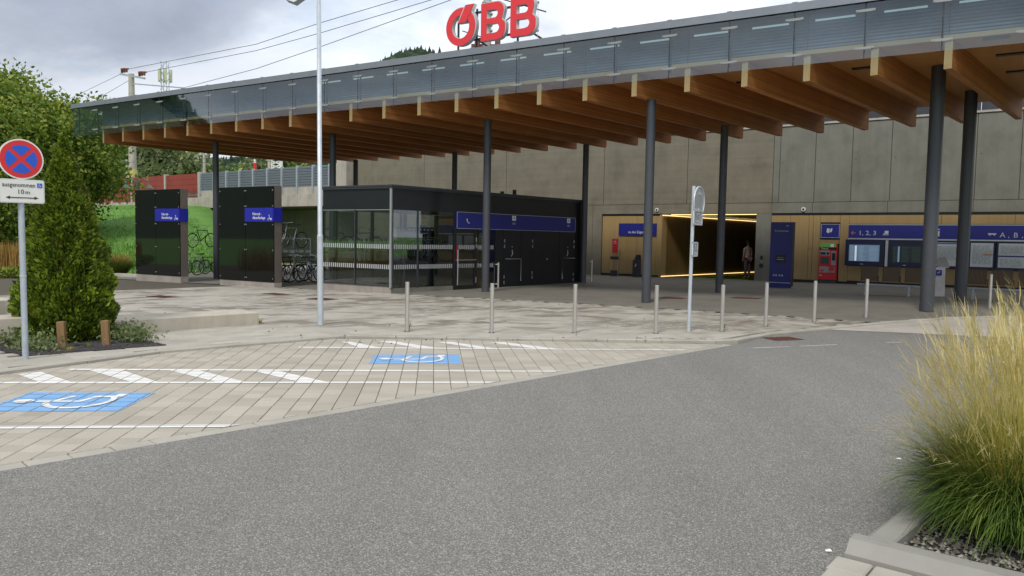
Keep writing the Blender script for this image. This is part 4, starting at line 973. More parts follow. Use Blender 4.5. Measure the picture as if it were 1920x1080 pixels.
# seats
def bench(px,py,n,lab):
    p=G(px,py); t=T('seat_row',lab,'bench',(p[0],p[1],float(p[2])+.03),R_(WA),'rows of perforated metal seats'); L_=n*.66
    b=MB(); b.bar((0,0,.34),(L_,0,.34),.08,.05); b.obj('support_rail',M['galv'],t)
    for x in (.25,L_-.45):
        b=MB(); b.bar((x,0,0),(x,0,.32),.05); b.box(x-.03,x+.03,-.2,.2,0,.02); b.obj('leg',M['galv'],t)
    M.setdefault('seat',simple('seat_steel_mesh',(.085,.058,.036),.5,.1,.2,40))
    for k in range(n):
        x=k*.66+.05
        b=MB(); b.add([(x,-.22,.42),(x+.5,-.22,.42),(x+.5,.2,.40),(x,.2,.40),(x,-.22,.44),(x+.5,-.22,.44),(x+.5,.2,.42),(x,.2,.42)],[(0,3,2,1),(4,5,6,7),(0,1,5,4),(1,2,6,5),(2,3,7,6),(3,0,4,7)]); b.obj('seat',M['seat'],t)
        b=MB()
        z0,z1=.45,.92
        for i in range(15): xx=x+.005+i*.0335; b.box(xx,xx+.026,.20,.215,z0,z1)
        b.box(x-.01,x,.19,.22,z0-.02,z1+.01); b.box(x+.5,x+.51,.19,.22,z0-.02,z1+.01); b.box(x,x+.5,.198,.217,z1-.02,z1); b.box(x,x+.5,.198,.217,z0,z0+.02); b.obj('backrest',M['seat'],t)
        b=MB(); b.bar((x+.55,-.15,.40),(x+.55,.12,.40),.03); b.bar((x+.55,.05,.40),(x+.56,.05,.62),.03,.02); b.bar((x+.55,-.15,.6),(x+.55,.08,.62),.03,.02); b.obj('armrest',M['black'],t)
bench(1607,553,3,'row of three brown mesh seats below the departure screens')
bench(1806,562,4,'row of brown mesh seats right of the thick dark column')
# terminal pedestal
p=G(1748,556.5); t=T('information_terminal','light grey terminal pedestal with a slanted screen behind the thickest column','terminal',(p[0],p[1],float(p[2])+.03),R_(-12))
b=MB(); b.add([(-.02,-.2,0),(.30,-.2,0),(.30,.2,0),(-.02,.2,0),(.02,-.12,.92),(.30,-.12,.92),(.30,.2,.92),(.02,.2,.92)],[(0,3,2,1),(4,5,6,7),(0,1,5,4),(1,2,6,5),(2,3,7,6),(3,0,4,7)]); M['tgrey']=simple('terminal_grey',(.72,.70,.69),.5); b.obj('pedestal',M['tgrey'],t)
b=MB(); b.bar((.3,.0,.88),(.22,.12,1.22),.05,.32,(1,0,0)); b.obj('screen_head',M['alu'],t)
b=MB(); b.box(.0,.19,-.175,-.15,.66,.84); b.obj('badge',M['blue'],t); b=MB(); b.tube([(.07,-.178,.71),(.07,-.178,.76),(.12,-.178,.76),(.12,-.178,.8)],.014,6); b.obj('badge_symbol',M['white'],t)
# ================================================================== BOLLARDS
bo=MB(); bo.tube([(0,0,0),(0,0,.90)],.038,14); bt=bo.mesh('tube',M['steel']); bc=MB(); bc.tube([(0,0,.90),(0,0,.906)],[.038,.03],14); bcm=bc.mesh('cap',M['steel']); br=MB(); br.tube([(0,0,0),(0,0,.006)],.055,14); brm=br.mesh('base_plate',M['anth'])
bl=[(763,624.5,'steel bollard with a grass tuft at its foot, leftmost of the row'),(921.5,627,'steel bollard in front of the grey column by the kiosk, second from the left'),(1077,627,'steel bollard standing alone between two grey columns, third from the left'),
 (1229,628,'steel bollard just left of the back-turned road signs'),(1353,624,'steel bollard with weeds at its foot right of the back-turned signs'),(1435,614.5,'steel bollard in front of the concrete tunnel pier'),
 (1526,606,'steel bollard in front of the red ticket machine'),(1623,598.5,'steel bollard in front of the three mesh seats'),(1855,581,'steel bollard half hidden by the golden grass, rightmost')]
for px,py,lb in bl:
    p=G(px,py); t=T('bollard',lb,'bollard',(p[0],p[1],float(p[2])+.03),0,'steel bollards along the plaza edge')
    link(bt,'tube',t); link(bcm,'cap',t); link(brm,'base_plate',t)
for px,py,lb in ((933.8,540.5,'short steel post with a side stub left of the pair by the kiosk doors'),(975,537,'short steel post in front of the closed kiosk door'),(1108.8,529,'short steel post with a side stub between the kiosk and the wood panels')):
    p=G(px,py); t=T('door_post',lb,'post',(p[0],p[1],float(p[2])+.03),0,'steel posts beside the doors')
    link(bt,'tube',t); b=MB(); b.tube([(0,0,.83),(-.1,0,.83)],.02,8); b.obj('side_stub',M['steel'],t); b=MB(); b.tube([(0,0,.12),(-.1,0,.12)],.02,8); b.obj('lower_stub',M['steel'],t)
# ================================================================== LAMP POST
p=G(601,612); t=T('lamp_post','tall grey lamp post in front of the kiosk corner','lamp post',(p[0],p[1],float(p[2])+.03)); t.rotation_euler=(0,R_(-.42),0)
b=MB(); b.tube([(0,0,0),(0,0,1.72)],.057,20); b.obj('lower_tube',M['galv_l'],t); b=MB(); b.tube([(0,0,1.72),(0,0,1.75),(0,0,6.05),(0,0,6.05),(0,0,6.9)],[.055,.044,.041,.036,.034],20); b.obj('upper_tube',M['galv_l'],t)
b=MB(); b.tube([(0,0,0),(0,0,.01)],.075,16); b.obj('base_collar',M['conc_l'],t)
b=MB(); b.tube([(0,0,6.440),(-.14,.0,6.440),(-.26,0,6.320)],.03,10); b.obj('arm',M['galv_l'],t)
b=MB(); b.add([(-.60,-.10,6.130),(-.44,-.12,6.070),(-.22,-.1,6.220),(-.60,.10,6.130),(-.44,.12,6.070),(-.22,.1,6.220),(-.56,-.08,6.190),(-.40,-.1,6.270),(-.2,-.08,6.320),(-.56,.08,6.190),(-.40,.1,6.270),(-.2,.08,6.320)],
  [(0,1,7,6),(1,2,8,7),(3,9,10,4),(4,10,11,5),(0,6,9,3),(2,5,11,8),(6,7,10,9),(7,8,11,10),(0,3,4,1),(1,4,5,2)]); lh=b.obj('lamp_head',M['galv'],t)
b=MB(); 
for k in range(3):
    for j in (-.04,.04): x=-.57+k*.045; b.box(x,x+.03,j-.02,j+.02,6.115-k*.017-.012,6.125-k*.017-.012)
b.obj('led_lens',M['orangeish'] if 'orangeish' in M else M['whited'],lh,kind='stuff')
# ================================================================== NO-STOPPING SIGN
p=G(48,677.5); D=math.hypot(p[0],p[1]); face=math.atan2(p[0],p[1])     # bearing
t=T('no_stopping_sign','round red and blue no-stopping sign with white plate on a grey pole','road sign',(p[0],p[1],float(p[2])+.03)); t.rotation_euler=(0,R_(-.35),-face+R_(14))
zs=lambda py:(677.5-py)/FPX*p[1]*1.0-.03
b=MB(); b.tube([(0,0,0),(0,0,zs(330))],.038,16); b.obj('pole',M['galv'],t)
b=MB(); b.tube([(0,0,1.105),(0,0,1.13)],.042,16); b.obj('pole_joint',M['galv_l'],t)
yf=-.065; zc_=zs(299); Rr=.262
b=MB(); b.tube([(0,yf+.02,zc_),(0,yf,zc_)],Rr,48); b.obj('disc',M['offw'],t)
b=MB(); b.tube([(0,yf,zc_),(0,yf-.003,zc_)],Rr*.93,48); dd=b.obj('red_ring',M['red'],t)
def qsect(a0,a1,r,off):
    c=R_((a0+a1)/2); cx,cz=off*math.cos(c),off*math.sin(c); pts=[(cx,cz)]
    h=[ (r*math.cos(R_(a0+(a1-a0)*i/12)),r*math.sin(R_(a0+(a1-a0)*i/12))) for i in range(13)]
    return pts+h
b=MB()
for a in (0,90,180,270):
    dlt=7.5; pts=qsect(a-45+dlt,a+45-dlt,Rr*.70,Rr*.14); pts=[(x,z) for x,z in pts]
    b.add([(x,yf-.006,zc_+z) for x,z in pts],[tuple(range(len(pts)))])
b.obj('blue_quarter',M['sblue'],dd,kind='stuff')
b=MB(); b.box(-.02,.02,-.05,-.035,zc_-.1,zc_+.1); b.obj('bracket',M['galv'],t)
z0,z1=zs(380),zs(336); w=.262
def rrect(w,h,r,n=5):
    o=[]
    for cx,cy,a in ((w-r,h-r,0),(-w+r,h-r,90),(-w+r,-h+r,180),(w-r,-h+r,270)):
        o+=[(cx+r*math.cos(R_(a+90*i/n)),cy+r*math.sin(R_(a+90*i/n))) for i in range(n+1)]
    return o
def plate(x,z,w,h,r,y0,y1,mat,name,par):
    q=rrect(w,h,r); n=len(q); b=MB(); b.add([(x+a,y0,z+c) for a,c in q]+[(x+a,y1,z+c) for a,c in q],[tuple(range(n)),tuple(range(2*n-1,n-1,-1))]+[(i,n+i,n+(i+1)%n,(i+1)%n) for i in range(n)]); return b.obj(name,mat,par)
zc2=(z0+z1)/2; hh=(z1-z0)/2
pl=plate(0,zc2,w,hh,.03,yf,yf+.015,M['offw'],'plate',t); pl2=plate(0,zc2,w*.965,hh*.94,.025,yf-.002,yf-.001,M['alu'],'plate_rim',pl); plate(0,zc2,w*.95,hh*.92,.022,yf-.004,yf-.0025,M['offw'],'plate_face',pl)
text_mesh('ausgenommen',.082,M['dtext'],'lettering',parent=t,loc=(-.225,yf-.006,zc2+.055),sx=.80)
text_mesh('10',.085,M['dtext'],'lettering',parent=t,loc=(-.06,yf-.006,zc2-.035)); text_mesh('m',.075,M['dtext'],'lettering',parent=t,loc=(.035,yf-.006,zc2-.035))
b=MB(); b.bar((-.15,yf-.006,zc2-.085),(.15,yf-.006,zc2-.085),.004,.012,(0,0,1))
for sx in (-1,1): b.add([(sx*.19,yf-.0065,zc2-.085),(sx*.14,yf-.0065,zc2-.063),(sx*.14,yf-.0065,zc2-.107)],[(0,1,2)])
b.obj('double_arrow',M['dtext'],t)
pq=plate(.205,zc2+.083,.03,.030,.004,yf-.008,yf-.005,M['sblue'],'wheelchair_pictogram',t)
b=MB(); b.tube([(.200,yf-.0095,zc2+.10),(.200,yf-.009,zc2+.085),(.214,yf-.009,zc2+.083),(.220,yf-.009,zc2+.067)],.0025,5); b.ring((.202,yf-.009,zc2+.074),.012,.002,n=14,m=4); b.tube([(.2,yf-.0095,zc2+.105),(.2,yf-.009,zc2+.1051)],.004,6); b.obj('figure',M['white'],pq)
# ================================================================== BACK-TURNED SIGNS
p=G(1291,624); t=T('parking_sign_post','galvanised pole with three signs seen from behind and edge on','road sign',(p[0],p[1],float(p[2])+.03)); t.rotation_euler=(0,R_(.3),R_(0))
zs=lambda py:(624-py)/FPX*p[1]-.03
top=zs(349); b=MB(); b.tube([(0,0,0),(0,0,top)],.034,14); b.obj('pole',M['galv_l'],t)
ar=R_(57)
def back(shape,name,zc_,w,h):
    e=bpy.data.objects.new(name,None)
    if shape=='r':
        b=MB(); n=36; b.tube([(w,.0,zc_)]+[(w,.012,zc_)],w,36); 
        b2=MB(); b2.ring((w,-.004,zc_),w-.014,.013,n=36,m=6)
    else:
        b=MB(); b.box(.0,2*w,0,.012,zc_-h,zc_+h); b2=MB(); 
        for q in ((0,2*w,-h,-h+.03),(0,2*w,h-.03,h),(0,.03,-h,h),(2*w-.03,2*w,-h,h)): b2.box(q[0],q[1],-.022,0,zc_+q[2],zc_+q[3])
    o=b.obj(name,M['alu'],t); o.rotation_euler=(0,0,ar); o.location=(-.02,-.10,0); o2=b2.obj('rim',M['white2'],o)
    b=MB(); b.box(w*.8,w*1.2,-.03,-.001,zc_+.5*h-.02,zc_+.5*h+.02); b.box(w*.8,w*1.2,-.03,-.001,zc_-.5*h-.02,zc_-.5*h+.02); b.obj('clamp',M['galv'],o,kind='stuff')
M['white2']=simple('sign_back_rim',(.62,.64,.66),.4,.3)
back('r','round_sign',zs(377),.30,.30); back('b','square_plate',zs(407),.24,.145); back('b','small_plate',zs(466.5),.14,.14)
# ================================================================== LOW CONCRETE WALLS
def lowwall(a,c,h,depth,name,lab,cat='wall'):
    a=np.array(a[:2],float); c=np.array(c[:2],float); d=c-a; l=np.linalg.norm(d); ang=math.atan2(d[1],d[0]); t=T(name,lab,cat,(a[0],a[1],0),ang)
    z0=zg(*a); zt_=max(zg(*a),zg(*c))+h
    b=MB(); b.cbox(0,l,0,depth,-.4,zt_,.02); b.obj('block',M['bench'],t); return t
lowwall(G(205,632),G(485,611.5),.27,.75,'seating_wall','low pale concrete seating wall right of the conifer','seating wall')
lowwall(G(-120,655),G(60,645),.42,.5,'planter_wall','shaded concrete planter wall left of the conifer','low wall')
lowwall(G(-90,597),G(33,589),.30,.6,'seating_wall','small pale concrete block at the left edge behind the planter wall','seating wall')
# rusty covers in the paving
for px,py,w,d_,lb in ((305,558.5,.9,.5,'rusty square cover near the first black screen'),(517,553.5,.7,.5,'rusty cover left of the tall lamp post'),(606,563,.8,.6,'rusty cover directly behind the lamp post'),(1262,561,.7,.6,'rusty floor cover right of the litter-bin column'),(1399,561,.8,.6,'rusty floor cover in front of the tunnel pier'),(1467,635.5,.62,.42,'rusty drain grate at the road edge')):
    p=G(px,py); t=T('floor_cover',lb,'cover',(p[0],p[1],float(p[2])+(.033 if py<630 else .004)),R_(FA if py<630 else 20),'rusty covers in the ground')
    b=MB(); b.box(-w/2,w/2,-d_/2,d_/2,0,.006); b.obj('plate',M['rust'],t); b=MB(); n=9
    for k in range(n): x=-w/2+.04+k*(w-.08)/(n-1); b.box(x-.012,x+.012,-d_/2+.04,d_/2-.04,.006,.012)
    b.obj('slot_bars',M['rust'],t,kind='stuff')
# ================================================================== BICYCLE RACKS AND BICYCLES
def lp2(s,t): p=ST(s,t); return p
def rack(s0,s1,t0,lab,dense=True,up=True):
    p=lp2(s0,t0); t=T('bicycle_rack',lab,'bicycle rack',(p[0],p[1],zg(*p)+.03),R_(FA),'two-tier bicycle racks'); L_=s1-s0
    b=MB()
    for x in (0,L_/2,L_):
        for y in (0,1.7): b.bar((x,y,0),(x,y,1.75),.07)
    b.obj('upright',M['brack'],t,kind='stuff')
    b=MB()
    for y in (0,.85,1.7): b.bar((0,y,1.22),(L_,y,1.22),.06,.1)
    b.bar((0,0,.08),(L_,0,.08),.05); b.bar((0,1.7,1.75),(L_,1.7,1.75),.04); b.bar((0,0,1.1),(L_,0,1.1),.04,.12); b.obj('cross_rail',M['brack'],t,kind='stuff')
    n=int(L_/.38); ho=MB(); ho.tube([(0,0,0),(.02,-.1,.35),(0,-.08,.42)],.012,5); ho.tube([(.06,0,0),(.04,-.1,.35),(.06,-.08,.42)],.012,5); ho.bar((0.03,0,0),(.03,1.6,.03),.1,.02); hm=ho.mesh('wheel_tray',M['brack'])
    for k in range(n):
        link(hm,'wheel_tray',t,loc=(.12+k*.38,.02,.02)); link(hm,'wheel_tray',t,loc=(.12+k*.38,.02,1.28+.08*(k%2)))
    if up:
        v=MB(); v.tube([(0,0,0),(0,0,.22),(-.12,0,.40)],.012,5); v.tube([(0,0,.22),(.12,0,.40)],.012,5); vm=v.mesh('wheel_fork',M['galv'])
        for k in range(n): link(vm,'wheel_fork',t,loc=(.12+k*.38,.25+.3*(k%2),1.36))
    return t
rack(7.0,9.0,1.6,'two-tier bicycle rack in the gap between the two black screens')
rack(12.0,15.6,1.4,'two-tier bicycle rack between the nearer black screen and the kiosk')
def make_bike(mat,lab,grp):
    t=T('bicycle',lab,'bicycle',(0,0,0),0,grp)
    for x in (-.52,.52):
        b=MB(); b.ring((x,0,.34),.322,.024,n=26,m=6); w=b.obj('wheel',M['tyre'],t)
        q=MB(); q.ring((x,0,.34),.300,.009,n=22,m=4)
        for k in range(12): a=2*math.pi*k/12; q.tube([(x,0,.34),(x+.3*math.cos(a),0,.34+.3*math.sin(a))],.0025,3,False)
        q.tube([(x,-.04,.34),(x,.04,.34)],.022,8); q.obj('rim',M['alu'],w)
    b=MB(); bb=(-.08,0,.30); st=(-.24,0,.82); hd=(.34,0,.80); hl=(.38,0,.64)
    b.tube([bb,st],.021,7); b.tube([st,hd],.020,7); b.tube([bb,hl],.024,7); b.tube([(-.52,.04,.34),bb],.01,6); b.tube([(-.52,.04,.34),(-.21,0,.74)],.009,6); b.tube([(-.52,-.04,.34),(-.21,0,.74)],.009,6); b.tube([hl,hd],.018,8); b.obj('frame',mat,t)
    b=MB(); b.tube([hl,(.43,.045,.52),(.52,.045,.34)],.011,6); b.tube([hl,(.43,-.045,.52),(.52,-.045,.34)],.011,6); b.obj('fork',mat,t)
    b=MB(); b.tube([st,(-.28,0,.94)],.012,6); b.add([(-.42,-.08,.95),(-.42,.08,.95),(-.28,.05,.955),(-.14,.015,.95),(-.14,-.015,.95),(-.28,-.05,.955),(-.42,-.08,.99),(-.42,.08,.99),(-.28,.05,.985),(-.14,.015,.975),(-.14,-.015,.975),(-.28,-.05,.985)],
       [(0,1,2,3,4,5)[::-1],(6,7,8,9,10,11)]+[(i,(i+1)%6,6+(i+1)%6,6+i) for i in range(6)]); b.obj('saddle',M['black'],t)
    b=MB(); b.tube([hd,(.31,0,.93),(.36,0,1.0)],.012,6); b.tube([(.24,-.29,1.03),(.34,-.2,1.04),(.37,0,1.0),(.34,.2,1.04),(.24,.29,1.03)],.012,6); b.obj('handlebar',M['brack'],t)
    b=MB(); b.ring((-.08,.05,.30),.09,.006,n=16,m=4); b.tube([(-.08,.06,.30),(.02,.1,.16)],.009,5); b.tube([(-.08,-.06,.30),(-.18,-.1,.44)],.009,5); b.box(-.02,.07,.09,.17,.15,.17); b.box(-.23,-.14,-.17,-.09,.43,.45); b.obj('crankset',M['brack'],t)
    b=MB(); b.box(-.70,-.36,-.06,.06,.70,.715); b.tube([(-.66,.05,.70),(-.52,.05,.36)],.006,4); b.tube([(-.66,-.05,.70),(-.52,-.05,.36)],.006,4); b.obj('luggage_rack',M['brack'],t)
    return t
protos={}
bikes=[(367,516,.02,'g','dark bicycle on the lower tier just right of the far black screen',60),(389,517,.02,'d','bicycle on the lower tier beside the column between the screens',55),(379,515,1.28,'d','bicycle on the upper tier in the gap between the screens',62),
 (541,531,.02,'r','bicycle with red rear half, directly right of the nearer black screen',54),(553,530,.02,'d','dark bicycle second from the nearer black screen',60),(567,532,.02,'w','silver-framed bicycle parked at an angle left of the lamp post',38),(581,530,.02,'d','dark bicycle directly left of the lamp post',58),(592,528,.02,'b','blue-framed bicycle partly hidden by the lamp post',50),
 (630,528,1.15,'d','dark bicycle on the upper tier seen through the left kiosk window',40),(684,528,1.15,'g','grey bicycle on the upper tier seen through the right kiosk window',40),(548,526,1.34,'g','grey bicycle on the upper tier left of the lamp post',60)]
mats={'g':M['bikeg'],'d':M['biked'],'r':M['biker'],'w':M['alu'],'b':M['bikeb']}
for px_,py_,z,mk,lb,da in bikes:
    p=G(px_,py_); grp='bicycles parked in the racks'
    if mk not in protos: o=make_bike(mats[mk],lb,grp); protos[mk]=o
    else: 
        o=copy_tree(protos[mk]); o['label']=lb
    o.location=(p[0],p[1],float(p[2])+.03+z); o.rotation_euler=(0,R_(-1),R_(da+180*(mk in 'gw')))
for s_,t_,lb in ((17.6,2.2,'grey bicycle inside the kiosk behind its right-hand glass'),(17.0,1.9,'dark bicycle inside the kiosk by the corner post')):
    o=copy_tree(protos['g' if 'grey' in lb else 'd']); o['label']=lb; o['group']='bicycles inside the kiosk'; p=ST(s_,t_); p=ST(s_-1.6,t_); o.location=(p[0],p[1],zg(*p)+1.0); o.rotation_euler=(0,0,R_(BA-50))
# glazed wind screen with dashes behind the racks
p=ST(11.6,5.0); t=T('rear_glass_screen','dark glass screen with white dashes behind the bicycle rack','screen wall',(p[0],p[1],0),R_(FA))
b=MB(); b.box(0,4.2,0,.03,-.1,2.15); b.obj('pane',M['blackglass'],t); b=MB()
for k in range(22): b.box(.05+k*.19,.17+k*.19,-.006,-.002,2.02,2.09)
b.obj('marking_strip',M['white'],t,kind='stuff')
# ================================================================== PERSON IN THE TUNNEL
def skin(name,verts,edges,rad,mat,parent,lv=2,root=0):
    me=bpy.data.meshes.new(name); me.from_pydata(verts,edges,[]); o=bpy.data.objects.new(name,me); COL.objects.link(o)
    o.modifiers.new('skin','SKIN'); sub=o.modifiers.new('sub','SUBSURF'); sub.levels=sub.render_levels=lv
    for i,r in enumerate(rad): 
        sv=me.skin_vertices[0].data[i]; sv.radius=(r,r) if isinstance(r,float) else r; sv.use_root=(i==root)
    dg=bpy.context.evaluated_depsgraph_get(); m2=bpy.data.meshes.new_from_object(o.evaluated_get(dg)); bpy.data.objects.remove(o)
    m2.materials.clear(); m2.materials.append(mat); m2.polygons.foreach_set('use_smooth',[True]*len(m2.polygons)); return link(m2,name,parent)
M['skin']=simple('skin',(.16,.09,.065),.6); M['shirt']=simple('pale_top',(.11,.075,.075),.8); M['trous']=simple('dark_trousers',(.035,.018,.022),.8); M['hair']=simple('dark_hair',(.03,.018,.012),.7)
pp_=G(1400,524); pt=T('person','person in a pale pinkish top and dark trousers standing in the dark tunnel','person',(pp_[0],pp_[1],float(pp_[2])+.03),R_(20)); 
V_=[(0,0,.92),(0,.01,1.12),(0,.01,1.32),(0,0,1.42),(0,-.01,1.50),(0,-.015,1.60),  # pelvis..head 0-5
 (.09,0,.88),(.10,.01,.48),(.105,-.02,.08),(.11,.14,.03),(-.09,0,.88),(-.10,-.01,.48),(-.105,-.03,.08),(-.11,.13,.03),
 (.17,.0,1.38),(.215,-.01,1.12),(.20,.06,.88),(.195,.09,.80),(-.17,.0,1.38),(-.215,-.01,1.12),(-.20,.06,.88),(-.195,.09,.80),(0,-.005,1.68)]
E_=[(0,1),(1,2),(2,3),(3,4),(4,5),(0,6),(6,7),(7,8),(8,9),(0,10),(10,11),(11,12),(12,13),(3,14),(14,15),(15,16),(16,17),(3,18),(18,19),(19,20),(20,21),(5,22)]
R_s=[(.13,.10),(.115,.09),(.13,.095),(.07,.06),.048,(.078,.095),.085,.06,.042,.035,.085,.06,.042,.035,.055,.042,.030,.035,.055,.042,.030,.035,(.06,.075)]
skin('body',V_,E_,R_s,M['skin'],pt)
skin('trousers',[V_[0],V_[6],V_[7],(.105,-.02,.12),V_[10],V_[11],(-.105,-.03,.12)],[(0,1),(1,2),(2,3),(0,4),(4,5),(5,6)],[(.15,.12),.10,.075,.06,.10,.075,.06],M['trous'],pt)
skin('top',[(0,0,.95),V_[1],V_[2],(0,0,1.41),(.17,0,1.385),(.21,-.005,1.18),(-.17,0,1.385),(-.21,-.005,1.18)],[(0,1),(1,2),(2,3),(3,4),(4,5),(3,6),(6,7)],[(.15,.12),(.135,.11),(.15,.115),(.08,.07),.07,.056,.07,.056],M['shirt'],pt)
skin('hair',[(0,-.03,1.56),(0,-.02,1.66),(0,-.01,1.72)],[(0,1),(1,2)],[(.085,.08),(.088,.10),(.05,.07)],M['hair'],pt,root=1)
b=MB(); 
for sx in (-.03,.03): b.tube([(sx,.078,1.63),(sx,.084,1.63)],.010,8)
b.tube([(0,.08,1.60),(0,.10,1.585)],.012,6); b.tube([(-.02,.084,1.55),(.02,.084,1.55)],.005,5); b.obj('face',M['hair'],pt)
# ================================================================== VEGETATION
def leafcloud(cs,nrm,size,name,mat,parent=None,asp=1.7,sizevar=.4,up=0.,fold=True,**k):
    n=len(cs); cs=np.asarray(cs,float); d=RNG.normal(size=(n,3)); d/=np.linalg.norm(d,axis=1)[:,None]
    if nrm is not None: d=d*.8+nrm*1.0
    d[:,2]+=up; d/=np.linalg.norm(d,axis=1)[:,None]
    r=RNG.normal(size=(n,3)); a=np.cross(d,r); a/=np.linalg.norm(a,axis=1)[:,None]
    s=size*(1+sizevar*RNG.uniform(-1,1,n))[:,None]; L_=d*s*asp/1.; Wd=a*s*.5
    up_=np.cross(d,a)*s*.12
    v=np.empty((n,4,3)); v[:,0]=cs-L_*.5; v[:,1]=cs+Wd+up_; v[:,2]=cs+L_*.5; v[:,3]=cs-Wd+up_
    me=bpy.data.meshes.new(name); me.vertices.add(n*4); me.vertices.foreach_set('co',v.reshape(-1)); me.loops.add(n*4); me.loops.foreach_set('vertex_index',np.arange(n*4)); me.polygons.add(n); me.polygons.foreach_set('loop_start',np.arange(n)*4); me.polygons.foreach_set('loop_total',np.full(n,4)); me.materials.append(mat); me.update(calc_edges=True)
    return link(me,name,parent,**k)
def crown(c,rad,ncl,per,size,clr=.9,flat=.9,mat=None,parent=None,shape=None,seed=0):
    r=np.random.default_rng(seed); d=r.normal(size=(ncl,3)); d/=np.linalg.norm(d,axis=1)[:,None]; q=r.uniform(.45,1.0,(ncl,1))**.6
    cl_=d*q*np.array(rad)*(1+.16*np.sin(d[:,:1]*5+seed)+.12*np.sin(d[:,1:2]*7+2*seed))
    cl_=cl_[cl_[:,2]>-rad[2]*.95]
    n=len(cl_); base=np.repeat(cl_,per,axis=0); off=r.normal(size=(n*per,3))*np.array([1,1,flat])*clr
    pts=base+off+np.array(c); nn=off/np.maximum(.01,np.linalg.norm(off,axis=1)[:,None]); nn[:,2]-=.2
    return leafcloud(pts,nn,size,'crown',mat,parent)
def tree(name,label,x,y,rad,zc,ncl,per,size,clr,mat,seed,group=None,zb=None):
    zb=zg(x,y) if zb is None else zb; t=T(name,label,'tree',(x,y,zb),0,group)
    crown((0,0,zc-zb),rad,ncl,per,size,clr,.8,mat,t,seed=seed)
    r=random.Random(seed); b=MB(); h=zc-zb+rad[2]*.3; tr=rad[0]*.05+.08
    b.tube([(0,0,-.3),(.05,0,h*.35),(0,.08,h*.7),(.1,0,h)],[tr*1.4,tr,tr*.7,tr*.25],9); b.obj('trunk',M['twig'],t)
    b=MB()
    for k in range(9):
        a=r.uniform(0,6.28); z0=h*r.uniform(.3,.8); l=rad[0]*r.uniform(.5,.85); b.tube([(0,0,z0),(math.cos(a)*l*.5,math.sin(a)*l*.5,z0+l*.3),(math.cos(a)*l,math.sin(a)*l,z0+l*.5)],[tr*.5,tr*.3,tr*.1],5)
    b.obj('limb',M['twig'],t,kind='stuff'); return t
def at(px,y): d=ray(px,440); k=y/d[1]; return float(d[0]*k)
tree('leafy_tree','large leafy tree with yellowing top behind the conifer, left of the canopy',at(32,46),46,(4.9,5,4.3),5.8,330,290,.15,.60,M['leafA'],3,'leafy trees at the left edge')
tree('leafy_tree','darker leafy tree running out of the left edge of the picture',at(-90,41),41,(4.6,4.5,4.2),4.4,200,220,.15,.6,M['leafA'],5,'leafy trees at the left edge')
tree('leafy_tree','low dense leafy tree beside the mast, left of the red barrier',at(160,52),52,(1.7,2.0,2.4),6.6,60,150,.15,.45,M['leafA'],11,'leafy trees at the left edge')
for k,(px,y,rx,rz,zc,mt,lb) in enumerate([(268,92,4.5,4.5,8.5,'leafC','dark tree behind the red barrier, right of the pale mast'),(318,88,4.2,4.0,8.0,'leafB','pale grey-green willow-like tree rising above the red barrier'),(352,90,3.0,2.8,7.3,'leafB','small yellow-green bush crown above the end of the red barrier'),
    (395,120,5,4,8.6,'leafC','dark green tree behind the first grey barrier panels'),(432,115,4,2.4,7.7,'leafA','low light green bush above the grey barrier'),(468,120,3.5,4.0,8.4,'leafB','olive tree beside the red and white signal mast'),(545,125,6,3.2,9.4,'leafC','dark green tree above the grey barrier left of the lamp post'),(578,118,3.5,2.6,8.8,'leafA','bright green bush just left of the lamp post')]):
    tree('background_tree',lb,at(px,y),y,(rx,rx,rz),zc,90,60,.42,.75,M[mt],20+k,'trees beyond the noise barrier')
# conifer (thuja)
cx,cy,_=G(126,648); cx*=1.045; cy*=1.045; D_=math.hypot(cx,cy)
t=T('conifer','tall cone-shaped green conifer in the mulch bed left of the seating wall','tree',(cx,cy,zg(cx,cy)))
prof=[(0,.60),(.15,.76),(.5,.86),(.9,.79),(1.4,.66),(1.9,.52),(2.3,.38),(2.65,.245),(2.95,.12),(3.15,.045),(3.32,.0)]
def pr(z): return float(np.interp(z,[a for a,_ in prof],[b for _,b in prof]))
r=np.random.default_rng(4); n=38000; z=r.uniform(0.02,3.3,n*2); keep=r.uniform(0,1,n*2)<np.interp(z,[a for a,_ in prof],[b+.05 for _,b in prof]); z=z[keep][:n]; a=r.uniform(0,2*np.pi,len(z))
lump=1+.08*np.sin(a*5+z*4)+.07*np.sin(a*11-z*7+1)+.06*np.sin(z*13+a*3); rr_=np.interp(z,[q for q,_ in prof],[b for _,b in prof])*lump*.80*(1-np.abs(r.normal(0,.09,len(z))))+r.normal(0,.015,len(z))
P_=np.c_[rr_*np.cos(a),rr_*np.sin(a),z]; nn=np.c_[np.cos(a)*.9,np.sin(a)*.9,np.full(len(z),.75)]
leafcloud(P_,nn*1.2,.048,'foliage',M['thuja'],t,asp=1.9)
b=MB(); zz=[0,.3,.8,1.4,2.0,2.5,2.9,3.2]; b.tube([(0,0,q) for q in zz],[pr(q)*.66 for q in zz],18); b.obj('inner_twigs',M['twig'],t); b=MB(); b.tube([(0,0,-.1),(0,0,.6)],.07,8); b.obj('trunk',M['twig'],t)
